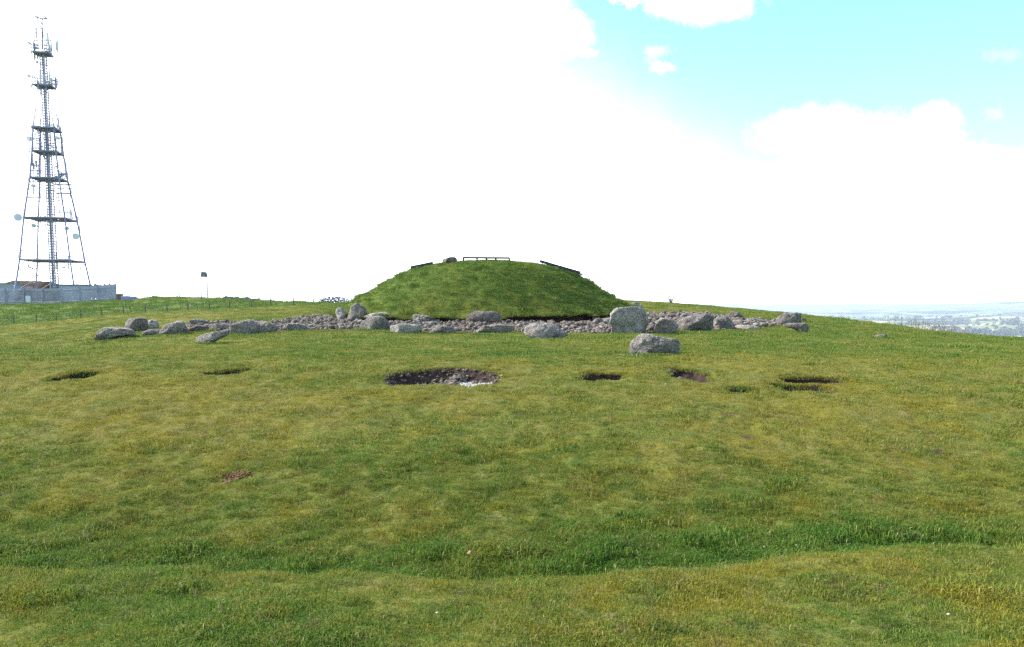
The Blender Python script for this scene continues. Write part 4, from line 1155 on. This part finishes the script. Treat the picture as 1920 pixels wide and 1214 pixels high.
# ------------------------------------------------------------------ bare trees
def bare_tree(u, vb, vt, d, wpx, label, name='bare_tree', seed=1, stems=1, levels=5, r0=.09, spread=.55, sunk=0):
    d_min = .00045 * d; rnd = random.Random(seed); x = at(u, vb, d)[0]; g = gz(x, d); H = (at(u, vt, d)[2] - g); W = wpx * d / F / 2
    e = empty(name, (x, d, g)); tag(e, label, 'tree' if name == 'bare_tree' else 'shrub')
    tr = MB(); br = MB(); nodes = []
    for k in range(stems):
        f = (k + .5) / stems * 2 - 1 if stems > 1 else 0
        p0 = Vector((f * W * .10, 0, -.3)); p1 = Vector((f * W * .35, rnd.uniform(-.1, .1) * W, H * .30))
        tr.bar(p0, p1, r0, r0 * .75, 6); nodes.append((p1, r0 * .7))
    tg = []
    for k in range(levels):
        a_ = rnd.uniform(0, PI); rr_ = rnd.uniform(.02, 1) ** .5
        tg.append(Vector((math.cos(a_) * rr_ * W, rnd.uniform(-.5, .5) * W, H * (.22 + .78 * math.sin(a_) * rr_))))
    base = Vector((0, 0, H * .2)); tg.sort(key=lambda t: (t - base).length)
    for t in tg:
        q, rq = min(nodes, key=lambda n_: (n_[0] - t).length * (1 + .15 * ((n_[0] - base).length > (t - base).length)))
        L = (t - q).length
        mid = q.lerp(t, .5) + Vector((rnd.gauss(0, .08), rnd.gauss(0, .08), rnd.uniform(0, .14))) * L
        r1 = max(rq * .80, d_min); br.bar(q, mid, r1, r1 * .9, 4); br.bar(mid, t, r1 * .9, max(r1 * .75, d_min), 4)
        nodes.append((mid, r1 * .9)); nodes.append((t, max(r1 * .75, d_min)))
    tr.build('trunk', M_BARK, e); br.build('crown', M_BARK, e)
bare_tree(627, 574, 555.5, 96, 58, 'spreading leafless grey tree on the skyline at the left foot of the mound', seed=4, stems=4, levels=420, r0=.07, spread=.7)
bare_tree(1258, 566, 548, 59, 22, 'small leafless sapling clump on the skyline right of the mound', 'bare_shrub', seed=9, stems=6, levels=40, r0=.030, spread=.35)

# right-hand crest: fence and weeds
pts = [(at(u, 620, d)[0], d) for u, d in ((1668, 54), (1690, 53.5), (1720, 53), (1751, 52.5), (1780, 52), (1810, 51.5), (1845, 51), (1900, 50.5))]
wire_fence('field_fence', pts, 'thin post and wire fence just over the crest at the far right', .5, M_STEM, (.6, .9), pr=.022)
rnd = random.Random(5); m = MB()
for i in range(260):
    u = rnd.gauss(1745, 50); d = rnd.uniform(49, 52)
    if u < 1655 or u > 1870: continue
    x = at(u, 620, d)[0]; g = gz(x, d); h = rnd.uniform(.15, .62) ; tx_ = rnd.uniform(-.08, .08)
    m.bar((x, d, g - .05), (x + tx_, d, g + h), .007, .004, 3)
    if rnd.random() < .35: m.bar((x + tx_, d, g + h * .75), (x + tx_ * 2, d, g + h + .05), .018, .006, 4)
o = m.build('dry_weeds', M_STEM); tag(o, 'dry weed stems standing along the crest at the far right', 'weeds', kind='stuff')

# ------------------------------------------------------------------ small litter in the turf
for i, (u, v, lab) in enumerate(((882, 1047, 'orange-brown dead leaf in the long grass of the ditch'), (1105, 1050, 'small dark red leaf in the ditch right of the orange-brown one'),)):
    x, y = ground_hit(u, v, surf_z); m = MB(); s = .030
    m.v += [Vector(p) for p in ((-s, -s * .4, 0), (0, -s * .7, .012), (s, 0, .004), (s * .3, s * .5, .02), (-s * .5, s * .6, .01), (0, 0, .03))]
    m.f += [(0, 1, 5), (1, 2, 5), (2, 3, 5), (3, 4, 5), (4, 0, 5)]
    o = m.build('leaf', M_LEAF if i == 0 else M_RED); o.location = (x, y, gz(x, y) + .045); o.rotation_euler = (.5, .1, i * 2.); tag(o, lab, 'leaf')
for i, (u, v) in enumerate(((1778, 1163), (1493, 1029), (325, 1030), (1433, 1031), (283, 1068), (1248, 724), (1645, 678), (820, 1160))):
    x, y = ground_hit(u, v, surf_z); D, Fa = ico(2); rng = np.random.default_rng(i); Vv = D * np.array([.010, .008, .006]) * (1 + .2 * rng.normal(size=(len(D), 1)) * .4) * (1 if v > 900 else 1.6)
    o = np_mesh('pebble', Vv, Fa, M_CHALK); o.location = (x, y, gz(x, y) + .03); tag(o, 'small pale pebble lying in the short turf', 'pebble', 'pale pebbles scattered in the turf')
n = 150; a = RNG.uniform(0, 6.28, n); r = np.sqrt(RNG.random(n)); x = RX + np.cos(a) * r * .15 + r * r * .1 * np.cos(3 * a); y = RY + np.sin(a) * r * .22
o = small_stones('red_soil', np.stack([x, y, surf_z(x, y) + .006], -1), RNG.uniform(.012, .035, n), M_RED, seed=44); tag(o, 'crumbs of red soil on the bare patch of the left slope', 'soil', kind='stuff')

# ------------------------------------------------------------------ the valley and far hills
M_VAL, nt, b = new_mat('valley_fields')
geo = nt.new('ShaderNodeNewGeometry'); P = geo.outputs['Position']
mp = nt.new('ShaderNodeMapping'); nt.l.new(P, mp.inputs[0]); mp.inputs['Scale'].default_value = (.0024, .0024, 0); mp.inputs['Rotation'].default_value = (0, 0, .5)
nz = nt.new('ShaderNodeTexNoise'); nt.l.new(mp.outputs[0], nz.inputs['Vector']); nz.inputs['Scale'].default_value = 1.5
dd = nt.new('ShaderNodeVectorMath', operation='SCALE'); nt.l.new(nz.outputs['Color'], dd.inputs[0]); dd.inputs['Scale'].default_value = .8
ad = nt.new('ShaderNodeVectorMath', operation='ADD'); nt.l.new(mp.outputs[0], ad.inputs[0]); nt.l.new(dd.outputs[0], ad.inputs[1])
vo = nt.new('ShaderNodeTexVoronoi', distance='CHEBYCHEV'); nt.l.new(ad.outputs[0], vo.inputs['Vector']); vo.inputs['Scale'].default_value = 1.0
sx = nt.new('ShaderNodeSeparateColor'); nt.l.new(vo.outputs['Color'], sx.inputs[0])
c = nt.ramp(sx.outputs[0], [(0, (.20, .24, .08)), (.25, (.15, .24, .06)), (.45, (.42, .37, .20)), (.65, (.50, .44, .28)), (.8, (.19, .28, .08)), (.92, (.27, .21, .13))])
vo2 = nt.new('ShaderNodeTexVoronoi', feature='DISTANCE_TO_EDGE'); nt.l.new(ad.outputs[0], vo2.inputs['Vector'])
c = nt.mix(nt.rng(vo2.outputs[0], .03, .06, .85, 0), c, (.035, .045, .03))
wn = nt.noise(P, .0009, 5, .65)
c = nt.mix(nt.rng(wn, .50, .55), c, (.04, .045, .04))
nt.l.new(c, b.inputs['Base Color']); b.inputs['Roughness'].default_value = .95; b.inputs['Specular IOR Level'].default_value = .05
thv = np.concatenate([np.radians(np.arange(-180, -45, 6)), np.radians(np.linspace(-45, 50, 420)), np.radians(np.arange(54, 179, 6))])
rv = np.exp(np.linspace(math.log(1500), math.log(48000), 300))
TV, RV = np.meshgrid(thv, rv); VX, VY = RV * np.sin(TV), RV * np.cos(TV)
def valley_z(x, y):
    r = np.hypot(x, y); az = np.arctan2(x, y)
    z = -178 + 12 * fbm(x / 900, y / 900, 3, 200) - 20 * sstep(1500, 2500, r) * 0
    z = z + (55 + 45 * fbm(x / 2500, y / 5000, 3, 210)) * np.exp(-((r - 9500 - 1500 * pn(x / 4000, y / 4000, 5)) / 1500) ** 2)
    z = z + sstep(12000, 16000, r) * 60 * (1 + fbm(x / 4000, y / 4000, 3, 215))
    far = sstep(25000, 33000, r) * (1 - sstep(40000, 47000, r))
    z = z + far * (150 + 220 * np.maximum(0, .22 + fbm(az * 7, r / 16000, 4, 220)) * sstep(.30, .52, az)) 
    return z
VZ = valley_z(VX, VY)
o = np_mesh('valley', np.stack([VX, VY, VZ], -1).reshape(-1, 3), grid_faces(len(rv), len(thv), True)[:, ::-1], M_VAL); tag(o, kind='structure')
# woods in the valley: clumps of crowns
n = 3500; rng = np.random.default_rng(77)
ncl = 170; cr_ = np.exp(rng.uniform(math.log(2300), math.log(11000), ncl)); ca = rng.uniform(.12, .62, ncl)
idx = rng.integers(0, ncl, n); rr2 = cr_[idx] * (1 + rng.normal(0, .010, n)); aa = ca[idx] + rng.normal(0, .014, n) * (1 + .5 * (idx % 3))
x = rr2 * np.sin(aa); y = rr2 * np.cos(aa); S = rng.uniform(14, 24, n) * (1 + rr2 / 14000)
M_WOODS = plain_mat('winter_woodland', (.050, .050, .040), .95, 0, .3, .01, 0)
o = small_stones('woodland', np.stack([x, y, valley_z(x, y) + S * .25], -1), S, M_WOODS, seed=8, flat=.8); tag(o, 'far woods and hedgerow trees scattered over the hazy valley', 'woodland', kind='stuff')
MWW = plain_mat('white_render', (.7, .7, .68), .8); MRF = plain_mat('slate', (.12, .12, .13), .8)
proto = None
for i, (u, v) in enumerate(((1824, 611), (1888, 617), (1866, 607), (1905, 623), (1770, 600), (1840, 622))):
    x, y = ground_hit(u, v, valley_z, 1400, 20000); 
    if proto is None:
        e = empty('farmhouse', (x, y, 0)); m = MB(); m.box((0, 0, 3), (20, 9, 7)); m.build('wall', MWW, e)
        m = MB(); m.v += [Vector(p) for p in ((-10.5, -5, 6.4), (10.5, -5, 6.4), (10.5, 5, 6.4), (-10.5, 5, 6.4), (-10.5, 0, 10.5), (10.5, 0, 10.5))]; m.f += [(0, 1, 5, 4), (2, 3, 4, 5), (0, 4, 3), (1, 2, 5), (0, 3, 2, 1)]; m.build('roof', MRF, e); proto = e
    else:
        e = proto.copy(); COL.objects.link(e)
        for ch in list(proto.children): c_ = ch.copy(); COL.objects.link(c_); c_.parent = e
    e.location = (x, y, float(valley_z(x, y))); e.rotation_euler = (0, 0, i * .5)
    tag(e, 'tiny white farmhouse far away in the hazy valley', 'house', 'white farmhouses in the valley')

# ------------------------------------------------------------------ haze
zmin = min(float(VZ.min()), float(GZ.min())) - 2
m = MB(); H0, H1 = zmin, 62.0; m.box((0, 0, (H0 + H1) / 2), (104000, 104000, H1 - H0))
M_HAZE = bpy.data.materials.new('haze_air'); M_HAZE.use_nodes = True; nt = M_HAZE.node_tree; nt.nodes.clear()
pv = nt.nodes.new('ShaderNodeVolumePrincipled'); ou = nt.nodes.new('ShaderNodeOutputMaterial'); nt.links.new(pv.outputs[0], ou.inputs['Volume'])
pv.inputs['Color'].default_value = (.76, .86, 1.0, 1); pv.inputs['Density'].default_value = 7.0e-5; pv.inputs['Anisotropy'].default_value = .3
HAZE = m.build('haze', M_HAZE); tag(HAZE, kind='stuff')

# ------------------------------------------------------------------ sky, clouds, sun
SUN_AZ = math.radians(-76); SUN_EL = math.radians(40)
sd = Vector((math.sin(SUN_AZ) * math.cos(SUN_EL), math.cos(SUN_AZ) * math.cos(SUN_EL), math.sin(SUN_EL)))
w = bpy.data.worlds.new('World'); scene.world = w; w.use_nodes = True; nt = NT(w.node_tree)
bg = w.node_tree.nodes['Background']
sky = nt.new('ShaderNodeTexSky', sky_type='NISHITA'); sky.sun_disc = False; sky.sun_elevation = SUN_EL; sky.sun_rotation = SUN_AZ
sky.altitude = 300; sky.air_density = 1.0; sky.dust_density = .5; sky.ozone_density = 1.6
tc = nt.new('ShaderNodeTexCoord'); D = tc.outputs['Generated']
sp = nt.new('ShaderNodeSeparateXYZ'); nt.l.new(D, sp.inputs[0])
yy = nt.math('MAXIMUM', sp.outputs[1], .02)
ax = nt.math('DIVIDE', sp.outputs[0], yy); az_ = nt.math('DIVIDE', sp.outputs[2], yy)
cb = nt.new('ShaderNodeCombineXYZ'); nt.put(cb.inputs[0], ax); nt.put(cb.inputs[1], az_)
c1 = nt.noise(cb.outputs[0], 5.5, 6, .58); c2 = nt.noise(cb.outputs[0], 19, 8, .68, .4); c3 = nt.noise(cb.outputs[0], 75, 6, .65, .5)
nd2 = nt.math('MULTIPLY', nt.math('SUBTRACT', c3, .5), 2.6)
nd = nt.math('ADD', nt.math('MULTIPLY', nt.math('SUBTRACT', c1, .5), .9), nt.math('MULTIPLY', nt.math('SUBTRACT', c2, .5), .95))
def sk(u, v):
    x, y, z = ray(u, v); return x / y, z / y
def ell(u, v, ru, rv, soft=.25, amp=1.0, nk=1.0):
    a, b_ = sk(u, v)
    dx = nt.math('DIVIDE', nt.math('SUBTRACT', ax, a), ru / F); dz = nt.math('DIVIDE', nt.math('SUBTRACT', az_, b_), rv / F)
    r = nt.math('SQRT', nt.math('ADD', nt.math('MULTIPLY', dx, dx), nt.math('MULTIPLY', dz, dz)))
    r = nt.math('ADD', r, nt.math('MULTIPLY', nd, min(nk, 1.4)))
    r = nt.math('ADD', r, nt.math('MULTIPLY', nd2, 1.0 if ru < 50 else .22))
    return nt.rng(r, 1 + soft * .3, 1 - soft, 0, amp)
masks = [ell(1560, 246, 145, 58, .35, 1, 1.3), ell(1755, 228, 50, 36, .4, 1, 1.3), ell(1490, 252, 75, 40, .3), ell(1690, 262, 120, 40, .3),
         ell(1320, -6, 125, 48, .25), ell(1185, 0, 40, 14, .4), ell(1010, 62, 95, 56, .3), ell(960, 10, 110, 50, .3), ell(1100, 100, 22, 10, .6),
         ell(1230, 98, 24, 12, .9, .6, 2.8), ell(1240, 127, 22, 12, .8, .9, 2.6), ell(1222, 112, 14, 10, 1, .4, 2.5), ell(1868, 216, 24, 16, 1.0, .45, 1.8), ell(1880, 103, 44, 14, 1.0, .35, 1.8),
         ell(1840, 330, 260, 62, .25), ell(1650, 350, 250, 70, .3), ell(1300, 600, 760, 250, .8, 1, .5), ell(600, 330, 440, 420, .55, 1, .6), ell(0, 300, 700, 700, .4, 1, .5)]
mk = masks[0]
for q in masks[1:]: mk = nt.math('MAXIMUM', mk, q)
front = nt.rng(sp.outputs[1], .0, .25)
mk = nt.math('MULTIPLY', mk, front)
g3 = nt.noise(D, 2.2, 6, .6); back = nt.math('MULTIPLY', nt.rng(g3, .48, .62), nt.math('SUBTRACT', 1, front))
mk = nt.math('MAXIMUM', mk, back)
# thin high veil, thickening towards the sun side and the horizon
va = nt.math('ADD', nt.math('MULTIPLY', ax, -1.15), nt.math('MULTIPLY', az_, -1.9))
veil = nt.rng(nt.math('ADD', va, nt.math('MULTIPLY', nd, .16)), -.90, -.12, 0, 1)
tint = nt.mix(1.0, sky.outputs[0], (.84, 1.07, 1.02), 'MULTIPLY')
puff = nt.ramp(c2, [(.3, (2.75, 2.85, 2.95)), (.6, (3.5, 3.5, 3.5))])
col = nt.mix(mk, tint, puff)
col = nt.mix(nt.math('MULTIPLY', nt.math('POWER', veil, 1.7), front), col, (9.0, 9.0, 9.0))
nt.l.new(col, bg.inputs['Color']); bg.inputs['Strength'].default_value = .10
sl = bpy.data.lights.new('sun', 'SUN'); so_ = bpy.data.objects.new('sun', sl); COL.objects.link(so_)
sl.energy = 2.9; sl.angle = math.radians(.53); sl.color = (1, .95, .88)
so_.rotation_euler = (-sd).to_track_quat('-Z', 'Y').to_euler()

scene.view_settings.view_transform = 'Standard'; scene.view_settings.look = 'None'
scene.view_settings.exposure = 1.95; scene.view_settings.gamma = 1
scene.cycles.volume_bounces = 0
scene.cycles.max_bounces = 6
scene.cycles.use_denoising = False
